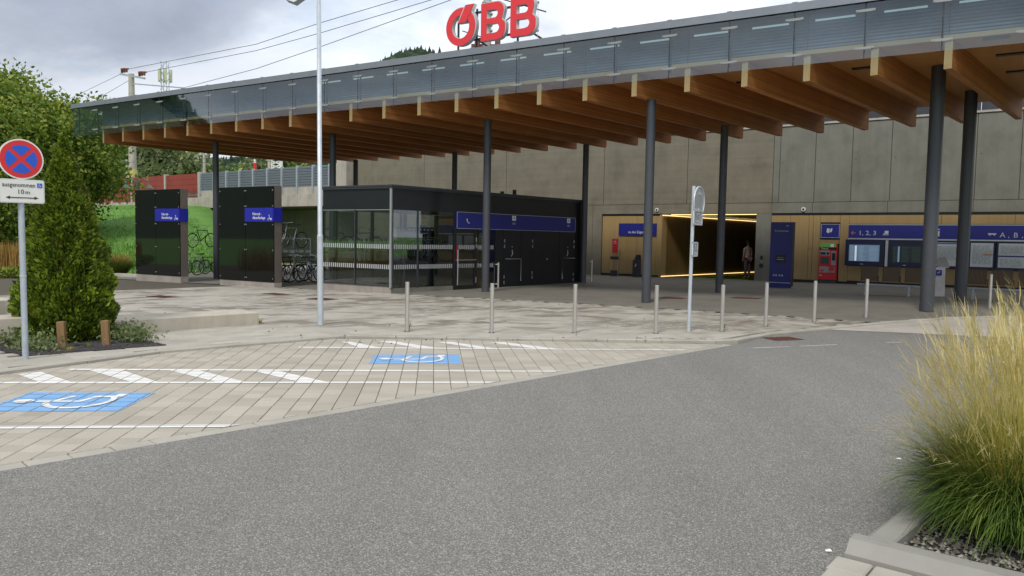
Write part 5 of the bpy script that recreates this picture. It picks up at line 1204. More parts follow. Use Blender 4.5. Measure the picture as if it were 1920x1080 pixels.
# mulch bed + stakes + weeds
mb=sheet('planting_bed',bedpoly,.036,M['soil'],kind='structure')
def fragments(name,n,fn,smin,smax,mat,par=None,flat=.5,**k):
    r=np.random.default_rng(n); P=[];F=[]
    octv=np.array([(1,0,0),(0,1,0),(-1,0,0),(0,-1,0),(0,0,1),(0,0,-1)],float); of=[(0,1,4),(1,2,4),(2,3,4),(3,0,4),(1,0,5),(2,1,5),(3,2,5),(0,3,5)]
    vs=[];fs=[]
    for i in range(n):
        p=fn(r); s=r.uniform(smin,smax); q=octv*(s*np.array([r.uniform(.6,1.3),r.uniform(.6,1.3),flat]))*(1+.2*r.normal(size=(6,1))); an=r.uniform(0,6.28); c_,s_=math.cos(an),math.sin(an)
        q=np.c_[q[:,0]*c_-q[:,1]*s_,q[:,0]*s_+q[:,1]*c_,q[:,2]]+np.array(p); bq=len(vs); vs+=[tuple(x) for x in q]; fs+=[tuple(bq+j for j in f) for f in of]
    me=bpy.data.meshes.new(name); me.from_pydata(vs,[],fs); me.materials.append(mat); return link(me,name,par,**k)
def rnd_in(poly,zoff):
    xs=[p[0] for p in poly];ys=[p[1] for p in poly]
    def f(r):
        while True:
            p=(r.uniform(min(xs),max(xs)),r.uniform(min(ys),max(ys)))
            if inside(p,poly): return (p[0],p[1],zg(*p)+zoff)
    return f
M['chip']=simple('mulch_chip',(.055,.05,.05),.9,0,.5,2); 
fragments('mulch_chips',2600,rnd_in(bedpoly,.04),.012,.03,M['chip'],None,.4,kind='stuff')
for px,py,ptop,lb in ((118,656,602,'left wooden stake in front of the conifer'),(200,650,600,'right wooden stake in front of the conifer')):
    p=G(px,py); h=(py-ptop)/FPX*p[1]; t=T('wooden_stake',lb,'stake',(p[0],p[1],float(p[2])),R_(12),'short wooden stakes by the conifer'); t.rotation_euler=(R_(1),R_(-2.5),R_(12))
    b=MB(); b.cbox(-.05,.05,-.05,.05,-.1,h,.006); b.obj('post',M['stake'],t); b=MB(); b.tube([(.0,-.053,.12),(0,-.050,.12)],.008,6); b.obj('screw',M['galv'],t)
def blades(n,fn,hmin,hmax,w,mat,name,par=None,lean=.5,seg=4,seed=1,taper=.15,**k):
    r=np.random.default_rng(seed); vs=np.empty((n,(seg+1)*2,3)); P=np.array([fn(r) for _ in range(n)])
    H=r.uniform(hmin,hmax,n); a=r.uniform(0,2*np.pi,n); 
    return P,H,a
def bladeobj(P,H,D,B,Wd,mat,name,par=None,seg=5,kind=None,up=None):
    """P base, H length, D lean direction (unit xy), B bend amount, Wd width"""
    n=len(P); t_=np.linspace(0,1,seg+1); vs=np.empty((n,seg+1,2,3)); side=np.c_[-D[:,1],D[:,0],np.zeros(n)]
    ang0=B[:,0];ang1=B[:,1]; pos_=P.copy(); 
    for i in range(seg+1):
        w=Wd*(1-.85*t_[i]**1.5); vs[:,i,0]=pos_-side*w[:,None]/2; vs[:,i,1]=pos_+side*w[:,None]/2
        an=ang0+(ang1-ang0)*(i/seg); st_=H/seg; pos_=pos_+np.c_[D[:,0]*np.sin(an),D[:,1]*np.sin(an),np.cos(an)]*st_[:,None]
    me=bpy.data.meshes.new(name); N_=n*(seg+1)*2; me.vertices.add(N_); me.vertices.foreach_set('co',vs.reshape(-1)); base=(np.arange(n)*(seg+1)*2)[:,None]+(np.arange(seg)*2)[None]; q=np.stack([base,base+1,base+3,base+2],-1).reshape(-1)
    me.loops.add(len(q)); me.loops.foreach_set('vertex_index',q); m_=len(q)//4; me.polygons.add(m_); me.polygons.foreach_set('loop_start',np.arange(m_)*4); me.polygons.foreach_set('loop_total',np.full(m_,4)); me.materials.append(mat); me.update(calc_edges=True)
    o=link(me,name,par); 
    if kind: o['kind']=kind
    return o
def tuft(x,y,z,n,h,spread,mat,name='weed',seed=0,par=None,w=.006,**k):
    r=np.random.default_rng(seed); a=r.uniform(0,2*np.pi,n); rad=r.uniform(0,spread,n)**1; P=np.c_[x+rad*np.cos(a)*.5,y+rad*np.sin(a)*.5,np.full(n,z)]
    o=bladeobj(P,r.uniform(.4,1,n)*h,np.c_[np.cos(a),np.sin(a)],np.c_[r.uniform(0,.4,n),r.uniform(.4,1.5,n)],np.full(n,w),mat,name,par); return o
def weed(px,py,n,h,sp,mat,lab,seed,w=.006):
    p=G(px,py); o=tuft(0,0,0,n,h,sp,mat,'weed',seed,w=w); o.location=(p[0],p[1],float(p[2])+.02); tag(o,lab,'weed','weeds growing in the joints'); return o
weed(765,622,60,.26,.05,M['blade'],'grass tuft at the foot of the leftmost bollard',1)
weed(1291,621,40,.12,.06,M['bladey'],'yellow weed at the foot of the back-turned sign pole',2)
weed(1356,617,60,.16,.08,M['blade'],'green weed at the foot of the bollard right of the sign pole',3)
weed(487,608,50,.13,.08,M['bladey'],'yellow-green weed at the end of the seating wall',4,.01)
weed(275,625,40,.08,.08,M['blade'],'tiny weed at the foot of the seating wall, near the conifer',5,.01)
weed(325,622,40,.07,.08,M['blade'],'tiny weed at the foot of the seating wall, near its middle',6,.01)
weed(130,661,60,.10,.12,M['bladey'],'pale weed in the mulch before the left stake',7)
weed(165,655,60,.11,.15,M['blade'],'weed in the mulch between the two stakes',8)
for nm_,L9 in (('feathery_weeds_right',((222,640),(238,642),(255,645),(232,634),(245,637))),('feathery_weeds_left',((60,655),(38,650),(20,648),(75,662)))):
    Q=[]
    for k,(px,py) in enumerate(L9):
        p=G(px,py); r_=np.random.default_rng(k+50); Q.append(r_.normal(size=(260,3))*np.array([.17,.14,.07])+np.array([p[0],p[1],p[2]+.12]))
    leafcloud(np.vstack(Q),None,.035,'feathery_weeds',M['leafB'],None,up=.3,kind='stuff')
# moss in the plaza joints (right of the sign pole)
r=np.random.default_rng(9); pts=[]
while len(pts)<5200:
    px=r.uniform(1010,1460); py=580+r.uniform(0,1)**.8*56; 
    if py>640-.02*(px-1010) : continue
    w_=math.exp(-((px-1290)/150)**2)*math.exp(-((py-612)/16)**2); s_=.5+.5*math.sin(px*.045+py*.31)*math.sin(px*.013-py*.17)
    if r.uniform()<w_*s_*1.3: p=G(px,py); pts.append((p[0],p[1],p[2]+.034))
pts=np.array(pts)
j=np.round((pts[:,:2]@s2)/SWd)*SWd; off=(j-(pts[:,:2]@s2))[:,None]*s2[None]; pts[:,:2]+=off*.93
0 and leafcloud(pts[:700],None,.022,'joint_moss',simple('moss',(.07,.075,.02),.95,0,.4,6),None,asp=2,up=.0,kind='stuff')
# ------------------------------------------------------------------ foreground bed with ornamental grass
C0=np.array(G(1582,1049)[:2]); C1=np.array(G(1706,955)[:2]); C2=np.array(G(1930,1140)[:2])
ld=(C1-C0)/np.linalg.norm(C1-C0); rd=(C2-C0)/np.linalg.norm(C2-C0)
kb=T('bed_kerb',None,None,(0,0,0),kind='structure')
stones([tuple(C0+ld*.155),tuple(C0+ld*4.5)],.5,.20,.10,kb,M['kerbf'],side=-1,slant=.07)
stones([tuple(C0),tuple(C0+rd*3.2)],1.0,.20,.10,kb,M['kerbf'],side=1,slant=.085)
bp=[tuple(C0+ld*.15+rd*.15),tuple(C0+rd*3.2+ld*.15),tuple(C0+rd*3.2+ld*4.4),tuple(C0+ld*4.4+rd*.15)]
sheet('gravel_bed',bp,.03,M['soil'],kind='structure')
M['peb']=simple('gravel_stone',(.14,.125,.10),.85,0,.5,25); M['peb2']=simple('gravel_stone_pale',(.28,.27,.24),.85,0,.4,25)
gp=[tuple(C0+ld*.17+rd*.17),tuple(C0+rd*2.2+ld*.17),tuple(C0+rd*2.0+ld*1.6),tuple(C0+ld*1.6+rd*.17)]
if parea(gp)<0: gp=gp[::-1]
fragments('gravel_stones',2600,rnd_in(gp,.04),.008,.02,M['peb'],None,.8,kind='stuff'); fragments('pale_gravel_stones',900,rnd_in(gp,.045),.007,.017,M['peb2'],None,.8,kind='stuff')
# path pavers in front of the kerb
path=sheet('footpath',[tuple(C0-ld*.01),tuple(C0-rd*.0-ld*3),tuple(C0+rd*3.2-ld*3),tuple(C0+rd*3.2-ld*.01)],.006,M['bed'],kind='structure')
fp=MB(); fp.cbox(-.095,.095,-.095,.095,-.05,.0,.01); fpm=fp.mesh('cobble',M['kerb'])
for i in range(14):
    for j in range(9):
        c=C0+rd*(.08+.2*i+.0)-ld*(.14+.2*j)+rd*(.03*j); link(fpm,'cobble',path,loc=(c[0],c[1],.035+random.uniform(-.003,.003)),rot=(random.uniform(-.01,.01),random.uniform(-.01,.01),math.atan2(rd[1],rd[0])+random.uniform(-.01,.01)))
def ogress(cx,cy,R0,H0,n1,n2,n3,seed,lab,zb=.04):
    t=T('ornamental_grass',lab,'grass clump',(cx,cy,zb),0,'ornamental grass clumps in the kerbed bed'); r=np.random.default_rng(seed)
    def mk(n,rb,l0,l1,a0,a1,b0,b1,w,mat,name,lift=0):
        a=r.uniform(0,2*np.pi,n); rad=rb*np.sqrt(r.uniform(0,1,n)); P=np.c_[rad*np.cos(a),rad*np.sin(a),np.full(n,lift)]; a2=a+r.normal(0,.85,n); fr=rad/rb
        return bladeobj(P,r.uniform(l0,l1,n)*(1-.3*fr),np.c_[np.cos(a2),np.sin(a2)],np.c_[a0+(fr*.28)+r.normal(0,.16,n),r.uniform(b0,b1,n)+r.normal(0,.25,n)],np.full(n,w)*r.uniform(.7,1.2,n),mat,name,t,seg=7,kind='stuff')
    mk(n1,.30,.36*H0,.82*H0,.06,.1,1.0,2.8,.0085,M['blade'],'leaf_blade')
    mk(n2,.26,.5*H0,1.0*H0,.02,.1,.5,1.8,.007,M['bladey'],'yellow_stem')
    # plumes: short fans of bristles at the tips of stiff stems
    n=n3; a=r.uniform(0,2*np.pi,n); rad=.22*np.sqrt(r.uniform(0,1,n)); D=np.c_[np.cos(a),np.sin(a)]; a0=np.abs(r.normal(.24,.17,n)); L0=r.uniform(.85,1.1,n)*H0*(1-.62*np.minimum(a0,.8)); a1=a0+r.uniform(.15,.7,n)
    P=np.c_[rad*np.cos(a),rad*np.sin(a),np.zeros(n)]; bladeobj(P,L0,D,np.c_[a0,a1],np.full(n,.004),M['bladey'],'flower_stem',t,seg=7,kind='stuff')
    tip=P.copy()
    for i in range(7): an=a0+(a1-a0)*(i/7); tip+=np.c_[D[:,0]*np.sin(an),D[:,1]*np.sin(an),np.cos(an)]*(L0/7)[:,None]
    m_=9; T_=np.repeat(tip,m_,0); Dd=np.repeat(D,m_,0); aa=np.arctan2(Dd[:,1],Dd[:,0])+r.normal(0,.35,n*m_); A1=np.repeat(a1,m_)
    back=r.uniform(0,.22,n*m_); T_-=np.c_[np.cos(aa)*np.sin(A1),np.sin(aa)*np.sin(A1),np.cos(A1)]*back[:,None]
    bladeobj(T_,r.uniform(.07,.16,n*m_),np.c_[np.cos(aa),np.sin(aa)],np.c_[A1+r.normal(-.1,.25,n*m_),A1+r.normal(.3,.3,n*m_)],np.full(n*m_,.0048),M['plume'],'plume',t,seg=3,kind='stuff')
gc=G(1946,1032); ogress(float(gc[0]),float(gc[1])+.15,.66,1.32,8200,1700,560,1,'big green and straw-gold ornamental grass clump at the right edge')
gc2=G(2010,905); ogress(float(gc2[0]),float(gc2[1]),.65,1.38,2600,1300,520,2,'second ornamental grass clump behind the first, mostly outside the picture')
# fallen leaves and grit on the ground
r=np.random.default_rng(77); Q=[]
for k in range(70):
    m=r.uniform()
    if m<.02: px,py=r.uniform(620,1900),r.uniform(640,1060)
    elif m<.7: px=r.uniform(650,1340); py=641+r.normal(0,2.5)
    else: px,py=r.uniform(200,1400),r.uniform(560,640)
    if 10<px<340 and py>630: continue
    p=G(px,py); Q.append((p[0],p[1],p[2]+(.006 if py>642 else .036)))
fl_=leafcloud(np.array(Q),np.tile(np.array([[1,.3,0]]),(len(Q),1)),.028,'fallen_leaves',M['leaflit'],None,asp=1.5,kind='stuff'); fl_.scale=(1,1,1)
# litter on the asphalt
for k,(px,py,lb) in enumerate(((1597,1022,'white leaf-like litter by the kerb corner'),(1553,1035,'small white scrap on the asphalt left of the kerb corner'),(1685,862,'pinkish scrap on the asphalt beside the grass clump'))):
    p=G(px,py); b=MB(); s=.018; b.add([(-s,-s*.5,.004),(s,-s*.7,.006),(s*.8,s*.6,.012),(-s*.7,s*.8,.005)],[(0,1,2,3)]); o=b.obj('paper_scrap',M['white'],None); o.location=(p[0],p[1],0.003); tag(o,lb,'litter','paper scraps on the asphalt')
# ------------------------------------------------------------------ left: bank, golden grass, low hedge
def UF(u,off=0): p=WU(u,off); return p
# grass bank up to the barrier
toe=[(-90,66),(-58,54),(-38,44),(-25,38.5),(-19.8,36.0),(-16.0,37),(-14.6,41),(-15.0,46),(-18.4,53.2)]
top=[(-105,120),(-75,98),(-55,83),(-44,75),(-37,69.8),(-32,66),(-26.6,62.0),(-23.4,59.4),(-22.0,58.0)]
b=MB(); nr=10; rr=random.Random(5)
for k,(a,c) in enumerate(zip(toe,top)):
    for i in range(nr+1):
        f=i/nr; x=a[0]+(c[0]-a[0])*f; y=a[1]+(c[1]-a[1])*f; hz=4.15 if k<7 else (3.9,2.6)[k-7]; z0=zg(*a); prf=(f**.8); b.v.append((x,y,z0-.05+(hz-z0)*prf+rr.uniform(-.06,.06)))
for k in range(len(toe)-1):
    for i in range(nr): q=k*(nr+1)+i; b.smooth.add(len(b.f)); b.f.append((q,q+nr+1,q+nr+2,q+1)); b.mi.append(0)
b.obj('grass_bank',M['grass'],kind='structure')
# grass blades over the bank
r=np.random.default_rng(21); n=26000; kk=r.integers(2,len(toe)-1,n); f=r.uniform(0,1,n)**1.2; g=r.uniform(0,1,n); TA=np.array(toe);TB=np.array(top)
xy=(TA[kk]*(1-g)[:,None]+TA[kk-1]*g[:,None])*(1-f)[:,None]+(TB[kk]*(1-g)[:,None]+TB[kk-1]*g[:,None])*f[:,None]
z0=np.array([zg(*p) for p in xy]); z=z0+(4.0-z0)*f**.8-.05
ok=kk<7; xy=xy[ok];z=z[ok];m_=len(z); a=r.uniform(0,6.28,m_)
bladeobj(np.c_[xy,z],r.uniform(.12,.34,m_),np.c_[np.cos(a),np.sin(a)],np.c_[r.uniform(0,.5,m_),r.uniform(.5,1.6,m_)],np.full(m_,.05),leafmat('bank_grass_blade',(.065,.17,.02),(.13,.29,.035),(.21,.39,.07),.4,.7,.4),'bank_grass_blades',None,seg=2,kind='stuff')
# pale kerb at the foot of the bank
bk=T('bank_kerb',None,None,(0,0,0),kind='structure')
stones([(-34,31.2),(-24,34.2),(-19.2,35.0),(-16.2,33.6)],1.5,.25,.16,bk,M['conc_l'],side=1)
# round grass clump by the screen
gx=G(222,519); t=T('round_grass_clump','round dusky ornamental grass clump on the bank beside the black screen','grass clump',(gx[0]-.3,gx[1]+.6,float(gx[2])))
r=np.random.default_rng(31); n=2600; a=r.uniform(0,6.28,n); rad=.3*np.sqrt(r.uniform(0,1,n)); bladeobj(np.c_[rad*np.cos(a),rad*np.sin(a),np.zeros(n)],r.uniform(.7,1.2,n),np.c_[np.cos(a),np.sin(a)],np.c_[r.uniform(.1,.6,n),r.uniform(1.,2.1,n)],np.full(n,.014),M['blade'],'leaf_blade',t,kind='stuff')
n=700; a=r.uniform(0,6.28,n); bladeobj(np.zeros((n,3)),r.uniform(1.0,1.35,n),np.c_[np.cos(a),np.sin(a)],np.c_[r.uniform(.1,.6,n),r.uniform(.7,1.5,n)],np.full(n,.014),M['gold'],'flower_stem',t,kind='stuff')
# golden grass bed, left, running on outside the frame
r=np.random.default_rng(33); n=9000; x=r.uniform(-44,-17.5,n); y=33.2+(x+24)*.12+r.uniform(0,1.8,n)+ .0; a=r.uniform(0,6.28,n); z=np.array([zg(p,q) for p,q in zip(x,y)])
m2=x<-19.3; x,y,z,a=x[m2],y[m2],z[m2],a[m2]; n=len(x)
bladeobj(np.c_[x,y,z+.1],r.uniform(1.0,1.55,n),np.c_[np.cos(a),np.sin(a)],np.c_[r.uniform(0,.15,n),r.uniform(.1,.5,n)],np.full(n,.035),M['gold'],'golden_grass_bed',None,seg=3,kind='stuff')
n=6000; x=r.uniform(-30,-22,n); y=r.uniform(-6,26,n); x=-24-(y*.1)+r.uniform(-1.5,1.5,n); a=r.uniform(0,6.28,n)
bladeobj(np.c_[x,y,np.array([zg(p,q) for p,q in zip(x,y)])],r.uniform(.9,1.5,n),np.c_[np.cos(a),np.sin(a)],np.c_[r.uniform(0,.2,n),r.uniform(.1,.6,n)],np.full(n,.03),M['gold'],'golden_grass_strip',None,seg=3,kind='stuff')
# low hedge in front of it
r=np.random.default_rng(34); n=9000; x=r.uniform(-40,-17.5,n); y=32.0+(x+24)*.12+r.uniform(0,1.0,n); z=np.array([zg(p,q) for p,q in zip(x,y)])+.05+r.uniform(0,.45,n)*(1-np.abs((y-32.5-(x+24)*.12))*.4)
leafcloud(np.c_[x,y,z],None,.09,'low_ground_cover',M['leafA'],None,up=.4,kind='stuff')
# hedge wall of leaves behind the golden grass
r=np.random.default_rng(35); n=16000; x=r.uniform(-50,-21.5,n); x=x-3.5; y=36.2+(x+24)*.02+r.uniform(-.6,1.4,n); z=np.array([zg(p,q) for p,q in zip(x,y)])+r.uniform(0,1,n)*3.6*(1+.1*np.sin(x*1.3))
t=T('hedge','tall dark green leafy hedge behind the golden grass at the left edge','hedge',(0,0,0)); leafcloud(np.c_[x,y,z],None,.17,'foliage',M['leafC'],t,up=-.2)
b=MB(); b.box(-53,-25.2,36.6,37.2,-.4,3.2); b.obj('inner_twigs',M['twig'],t)
# ================================================================== RAILWAY BACKGROUND
UR=lambda px,py=360: U(px,py)
rb_=T('red_noise_barrier','red concrete noise barrier with pale posts on the railway embankment','noise barrier',WU(0)+(0,),R_(WA))
zR0=float(PL(249,375,W0,WA)[2]); zR1=float(PL(249,333,W0,WA)[2])
posts=[U(p,355) for p in (60,105,155,211,248,310.5,374)]
for a,c in zip(posts[:-1],posts[1:]):
    n=3
    for k in range(5):
        z=4.3+k*.41; b=MB(); b.cbox(a+.12,c-.12,.0,.2,z+.006,z+.404,.01); b.obj('barrier_panel',M['barred'],rb_)
b=MB()
for u in posts: q=MB(); q.box(u-.13,u+.13,-.08,.25,3.9,6.45); q.obj('post',M['conc_l'],rb_)
b=MB(); b.box(posts[0],U(345,390),-.05,.3,2.4,4.29); b.obj('base_wall',M['conc_l'],rb_)
gb=T('grey_noise_barrier','grey ribbed noise barrier with light posts on the railway bridge','noise barrier',WU(0)+(0,),R_(WA))
uA,uB=U(374,340),U(637,340); u1_,u2_=U(449.5,330),U(618,315); stp=(u2_-u1_)/6; gp_=[u1_+stp*k for k in range(-4,8)]; gp_=[u for u in gp_ if u>uA+.8 and u<uB+.5]; gp_=[uA+.15]+gp_
for a,c in zip(gp_[:-1],gp_[1:]+[uB+1]):
    for k in range(9):
        z=4.76+k*.178; b=MB(); b.add([(a+.07,.06,z),(c-.07,.06,z),(c-.07,.03,z+.03),(a+.07,.03,z+.03),(c-.07,.03,z+.15),(a+.07,.03,z+.15),(c-.07,.06,z+.177),(a+.07,.06,z+.177),(c-.07,.12,z+.174),(a+.07,.12,z+.174),(c-.07,.12,z),(a+.07,.12,z)],[(0,1,2,3),(3,2,4,5),(5,4,6,7),(7,6,8,9),(0,9,8,10)[:0] or (0,11,10,1),(11,9,8,10)]); b.obj('barrier_slat',M['bargrey'],gb)
for u in gp_: q=MB(); q.box(u-.07,u+.07,-.08,.1,4.2 if u>U(510,380) else 4.7,6.42); q.obj('post',M['galv'],gb)
br_=T('railway_bridge','pale concrete railway bridge edge spanning the dark underpass','bridge',WU(0)+(0,),R_(WA))
ua,ub2=U(345,380),U(664,360); n=9
for k in range(n):
    a,c=ua+(ub2-ua)*k/n,ua+(ub2-ua)*(k+1)/n; b=MB(); b.box(a+.01,c-.01,-.12,.3,3.70,4.50); b.obj('edge_slab',M['conc_l'],br_); b=MB(); b.box(a+.01,c-.01,.0,.3,4.51,5.0); b.obj('parapet_slab',M['conc_l'],br_)
b=MB(); b.box(ua-1,ub2,.32,14,3.72,4.4); b.obj('deck',M['conc'],br_)
b=MB(); b.box(ua-1,ub2,5.0,5.5,-1,3.7); b.obj('rear_wall',M['conc_l'],br_)
b=MB(); b.box(U(540,400)+1.5,ub2,4.2,4.6,-1,2.9); b.obj('underpass_gloom',M['black'],br_)  # black box added for the darkness deep in the underpass
b=MB(); b.box(ua-1.2,ua-.2,.0,14,-1,3.7); b.box(U(606,400),U(606,400)+1.,.2,14,-1,3.7); b.obj('abutment',M['conc'],br_)
b=MB(); b.box(U(540,400),U(535,400)+.8,4,5,-1,3.7); b.obj('pillar',M['conc'],br_)
# masts, wires, signals
def mast(name,px,yb,ytop,off,w0,w1,lab,cat,mat='conc_l',grp=None,z0=3.5):
    P=WU(0,off); p=PL(px,340,P+(0,),WA); ztop=float(PL(px,ytop,P+(0,),WA)[2]); t=T(name,lab,cat,(p[0],p[1],z0),0,grp); h=ztop-z0
    b=MB(); b.tube([(0,0,0),(0,0,h)],[w0/2,w1/2],12); b.obj('pole',M[mat],t); return t,h,p
RO=4.0
P_r=WU(0,RO)+(0,)
M['insul']=simple('insulator',(.16,.045,.03),.4)
t,h,p=mast('catenary_mast',249,0,138,RO,.80,.50,'pale concrete catenary mast with two brown insulator groups left of the lattice tower','mast')
dirw=(float(wd[0]),float(wd[1])); dq=lambda px,py:PL(px,py,P_r,WA)-np.array([p[0],p[1],3.5])
a,c=dq(226,139),dq(271,147)
b=MB(); b.bar(tuple(a),tuple(c),.18); b.obj('crossarm',M['galv'],t)
for px,py in ((233,130),(266,136)):
    q=dq(px,py); b=MB()
    for k in (-.35,0,.35): b.tube([(q[0]+dirw[0]*k*1.1,q[1]+dirw[1]*k*1.1,q[2]+.1-abs(k)*.2),(q[0]+dirw[0]*k*1.3,q[1]+dirw[1]*k*1.3,q[2]-.3)],[.14,.1],8)
    b.bar((q[0]-dirw[0]*.6,q[1]-dirw[1]*.6,q[2]+.1),(q[0]+dirw[0]*.8,q[1]+dirw[1]*.8,q[2]-.05),.12); b.obj('insulator',M['insul'],t)
a,c=dq(250,157),dq(346,165); b=MB(); b.bar(tuple(a),tuple(c),.10); b.obj('cantilever_arm',M['galv'],t)
b=MB(); b.tube([(0,0,.2),(0,0,1.8)],.42,12); M['yel']=simple('yellow_band',(.55,.47,.16),.6); 
q=dq(250,322)[2]; b=MB(); b.tube([(0,0,q-.6),(0,0,q+.2)],[.41,.405],12); b.obj('yellow_band',M['yel'],t)
t,h,p2=mast('catenary_mast',909,0,-40,RO+2,.62,.50,'grey catenary mast rising behind the red roof letters','mast')
z=float(PL(909,88,WU(0,RO+2)+(0,),WA)[2])-3.5; b=MB(); b.bar((-1.0,.0,z),(1.,.0,z),.3,.25); b.tube([(-.6,-.3,z-.1),(-.6,-.3,z+.35)],.18,8); b.tube([(.7,-.3,z-.1),(.7,-.3,z+.35)],.18,8); b.obj('insulator',M['insul'],t)
b=MB()
for k in range(9): b.tube([(0,0,z+.6+k*.35),(0,0,z+.7+k*.35)],.36,10)
b.obj('fixing_band',M['galv'],t,kind='stuff')
# lattice tower with antennas
P=WU(0,70)+(0,); q=PL(310,190,P,WA); t=T('antenna_tower','thin lattice antenna tower behind the canopy roof','tower',(q[0],q[1],0)); zt3=float(PL(310,116,P,WA)[2]); b=MB(); w=.8
for a,c in ((-w,-w),(w,-w),(w,w),(-w,w)): b.bar((a,c,0),(a*.8,c*.8,zt3),.14)
nz=26
for k in range(nz):
    z0,z1=zt3*k/nz,zt3*(k+1)/nz
    b.bar((-w,-w,z0),(w,-w,z1),.08); b.bar((w,-w,z0),(w,w,z1),.08); b.bar((-w,w,z0),(-w,-w,z1),.08)
b.obj('lattice',M['galv'],t); M['ant']=simple('antenna_cream',(.50,.49,.36),.5)
zA=float(PL(310,140,P,WA)[2])
for k in range(6):
    a=k*math.pi/3; b=MB(); b.box(-.32,.32,-.15,.15,zA-1.7,zA+1.2); o=b.obj('antenna',M['ant'],t); o.location=(1.5*math.cos(a),1.5*math.sin(a),0); o.rotation_euler=(0,0,a+1.57)
# wires
def wire(pts,lab,r=.03,off=RO):
    P=WU(0,off)+(0,); q=[PL(x,y,P,WA) for x,y in pts]; b=MB()
    full=[]
    for a,c in zip(q[:-1],q[1:]):
        for k in range(6): full.append(tuple(a+(c-a)*k/6))
    full.append(tuple(q[-1])); b.tube(full,r,5,False); o=b.obj('wire',M['anth']); tag(o,lab,'wire','overhead wires above the canopy')
wire([(243,129),(480,83),(600,43),(745,0),(900,-48)],'highest overhead wire, starting at the left insulator group',.022)
wire([(275,135),(480,95),(600,62),(808,0),(900,-30)],'middle overhead wire, starting at the right insulator group',.022)
wire([(347,164),(480,129),(600,88),(845,0),(905,-25)],'lowest overhead wire, starting at the cantilever arm',.022)
wire([(100,200),(226,139)],'faint wire falling left from the concrete mast crossarm',.018); wire([(120,222),(243,150)],'lower faint wire falling left from the concrete mast',.018)
wire([(255,297),(345,300),(470,293),(600,290)],'pale wire crossing below the canopy edge',.018); wire([(255,318),(345,306),(470,303),(600,300)],'second pale wire crossing below the canopy edge',.018)
for px,yt,w,lb in ((383,287,.3,'slim pale mast behind the first grey barrier panels'),(238,299,.25,'short white pole left of the pale concrete mast'),(505,292,.35,'pale mast left of the white lattice signal')):
    mast('trackside_mast',px,0,yt,8,w,w*.8,lb,'mast','conc_l','slim masts along the track')
t,h,p=mast('signal_mast',478,0,290,7,.22,.22,'red and white banded signal mast above the grey barrier','signal','white')
b=MB(); b.tube([(0,0,h-1.4),(0,0,h-.7)],.14,10); b.obj('red_band',M['red'],t); b=MB(); b.box(-.3,.3,-.15,.15,h-.35,h+.1); b.obj('signal_head',M['black'],t)
P=WU(0,9)+(0,); q=PL(517,300,P,WA); t=T('signal_gantry','pale perforated signal gantry above the grey barrier','gantry',(q[0],q[1],3.5),R_(WA)); zt4=float(PL(517,286,P,WA)[2])-3.5
b=MB()
for x in (-.75,.75): b.box(x-.1,x+.1,-.1,.1,0,zt4)
for k in range(9): b.bar((-.75,0,zt4-k*.35),(.75,0,zt4-.35-k*.35),.09); b.bar((.75,0,zt4-k*.35),(-.75,0,zt4-.35-k*.35),.09)
b.obj('frame',M['white'],t)
# far house
P=WU(0,60)+(0,); q=PL(598,305,P,WA); t=T('far_house','small white house seen above the grey barrier by the lamp post','house',(q[0],q[1],0),R_(-30))
b=MB(); b.box(-6,6,0,8,0,9.2); b.obj('wall',M['white'],t); b=MB(); b.add([(-6.4,-.5,9.2),(6.4,-.5,9.2),(6.4,8.5,9.2),(-6.4,8.5,9.2),(-6.4,4,11.5),(6.4,4,11.5)],[(0,1,5,4),(2,3,4,5),(0,4,3),(1,2,5)]); b.obj('roof',M['roofm'],t)
for k in range(4): b=MB(); b.box(-5+k*2.8,-3.8+k*2.8,-.03,.0,7.3,8.6); b.obj('window',M['black'],t)
# double-arm street lamp
q=G(257,520); P=(q[0],q[1]+6); t=T('park_lamp','dark green double-armed street lamp behind the far black screen','street lamp',(at(259,44),44,zg(at(259,44),44)))
zc_=lambda py:CH+(439-py)/FPX*44-zg(at(259,44),44)
M['lgreen']=simple('lamp_green',(.06,.12,.10),.4,.2)
b=MB(); b.tube([(0,0,0),(0,0,zc_(341))],[.07,.05],10); b.obj('pole',M['lgreen'],t); b=MB()
for s_ in (-1,1): b.tube([(s_*.08,0,zc_(356)),(s_*.15,0,zc_(345)),(s_*.35,0,zc_(339)),(s_*.58,0,zc_(343)),(s_*.66,0,zc_(351))],.03,8)
b.obj('curved_arm',M['lgreen'],t)
for s_ in (-1,1): b=MB(); b.tube([(s_*.66,0,zc_(350)),(s_*.66,0,zc_(353)),(s_*.66,0,zc_(357))],[.05,.12,.24],14); b.obj('lamp_shade',M['lgreen'],t)
# ================================================================== HILLS
def hill(name,dist,prof,depth,mat,azs,lab=None):
    """prof: list of (azimuth deg from +Y clockwise, height m)"""
    b=MB(); azl=np.linspace(azs[0],azs[1],120); H_=np.interp(azl,[p[0] for p in prof],[p[1] for p in prof]); rr=np.random.default_rng(int(dist)); H_=H_+np.convolve(rr.normal(0,1,120),np.ones(5)/5,'same')*dist*.004
    rows_=[(0,0),(.25,.42),(.5,.74),(.75,.93),(1,1),(1.3,.9),(1.8,.3)]
    for i,a in enumerate(azl):
        for f,hf in rows_:
            d=dist+depth*(f-1); b.v.append((math.sin(R_(a))*d,math.cos(R_(a))*d,-2+H_[i]*hf))
    n=len(rows_)
    for i in range(len(azl)-1):
        for j in range(n-1): q=i*n+j; b.smooth.add(len(b.f)); b.f.append((q,q+n,q+n+1,q+1)); b.mi.append(0)
    o=b.obj(name,mat,kind='structure'); return azl,H_
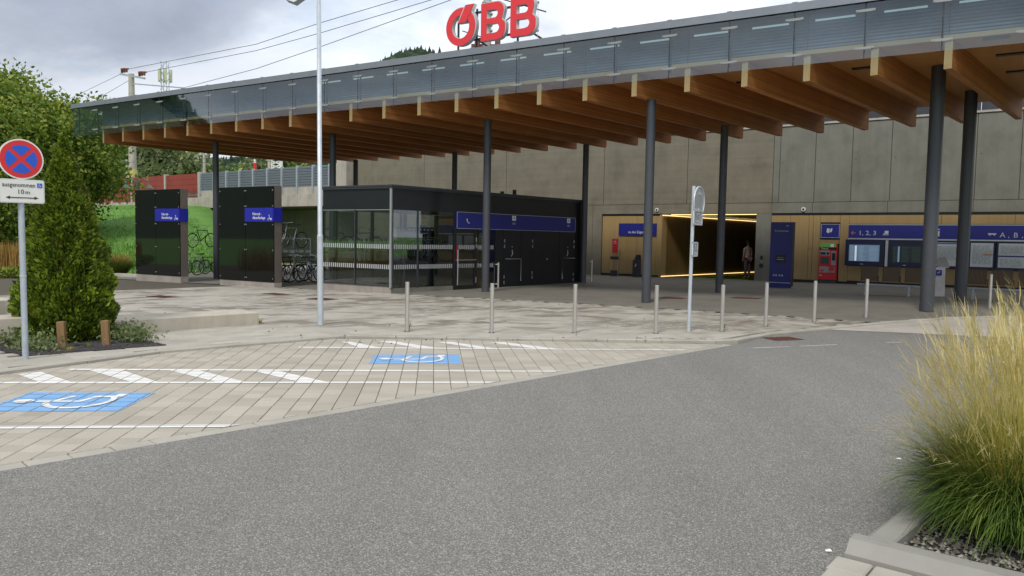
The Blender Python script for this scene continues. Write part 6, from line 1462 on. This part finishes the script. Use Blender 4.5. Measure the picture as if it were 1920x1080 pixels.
def forest(name,azl,H_,dist,depth,n,size,a0,a1,seed,lab=None,fr=(.35,1.08)):
    r=np.random.default_rng(seed); az=r.uniform(a0,a1,n); f=r.uniform(fr[0],fr[1],n); hf=np.interp(f,[0,.25,.5,.75,1,1.3],[0,.42,.74,.93,1,.9]); d=dist+depth*(f-1); H=np.interp(az,azl,H_)*hf-2
    c=np.c_[np.sin(np.radians(az))*d,np.cos(np.radians(az))*d,H]; s=size*r.uniform(.6,1.25,n); vs=[];fs=[]
    m_=6; conif=r.uniform(0,1,n)<.6
    t_=np.linspace(0,2*np.pi,m_,endpoint=False)
    V=[];F=[]
    for i in range(n):
        b0=len(V); ph=r.uniform(0,6.28)
        if conif[i]: rings=((.28,0),(.20,.35),(.0,1.0)); 
        else: rings=((.25,.05),(.42,.40),(.30,.70),(0,.85))
        for q,(rr_,hh) in enumerate(rings[:-1]):
            for k in range(m_): V.append((c[i,0]+math.cos(t_[k]+ph)*rr_*s[i]*r.uniform(.8,1.2),c[i,1]+math.sin(t_[k]+ph)*rr_*s[i],c[i,2]+hh*s[i]*r.uniform(.92,1.08)))
        V.append((c[i,0],c[i,1],c[i,2]+rings[-1][1]*s[i])); nr_=len(rings)-1
        for q in range(nr_-1):
            for k in range(m_): F.append((b0+q*m_+k,b0+q*m_+(k+1)%m_,b0+(q+1)*m_+(k+1)%m_,b0+(q+1)*m_+k))
        for k in range(m_): F.append((b0+(nr_-1)*m_+k,b0+(nr_-1)*m_+(k+1)%m_,b0+nr_*m_))
    me=bpy.data.meshes.new(name); me.from_pydata(V,[],F); me.materials.append(M['conif']); o=link(me,name); o['kind']='stuff'; 
    return o
azof=lambda px:math.degrees(math.atan((px-960)/FPX))
hp=[(-60,26),(-40,30),(azof(200),34),(azof(400),40),(azof(560),46),(azof(660),84),(azof(700),105),(azof(760),119),(azof(830),115),(azof(900),90),(azof(1000),75),(0+20,40),(60,25)]
a_,h_=hill('forested_hill',560,hp,230,M['forest'],(-60,60)); forest('hill_forest',a_,h_,560,230,3600,13,azof(180),azof(920),4,fr=(.2,1.05))
hp2=[(-140,60),(-112,46),(-100,50),(-93,46),(-90.5,58),(-88,84),(-84,110),(-76,105),(-66,70),(-62,40)]
a_,h_=hill('side_hill',520,hp2,240,M['forest'],(-140,-62)); forest('side_hill_forest',a_,h_,520,240,1300,13,-120,-64,6,fr=(.5,1.05))
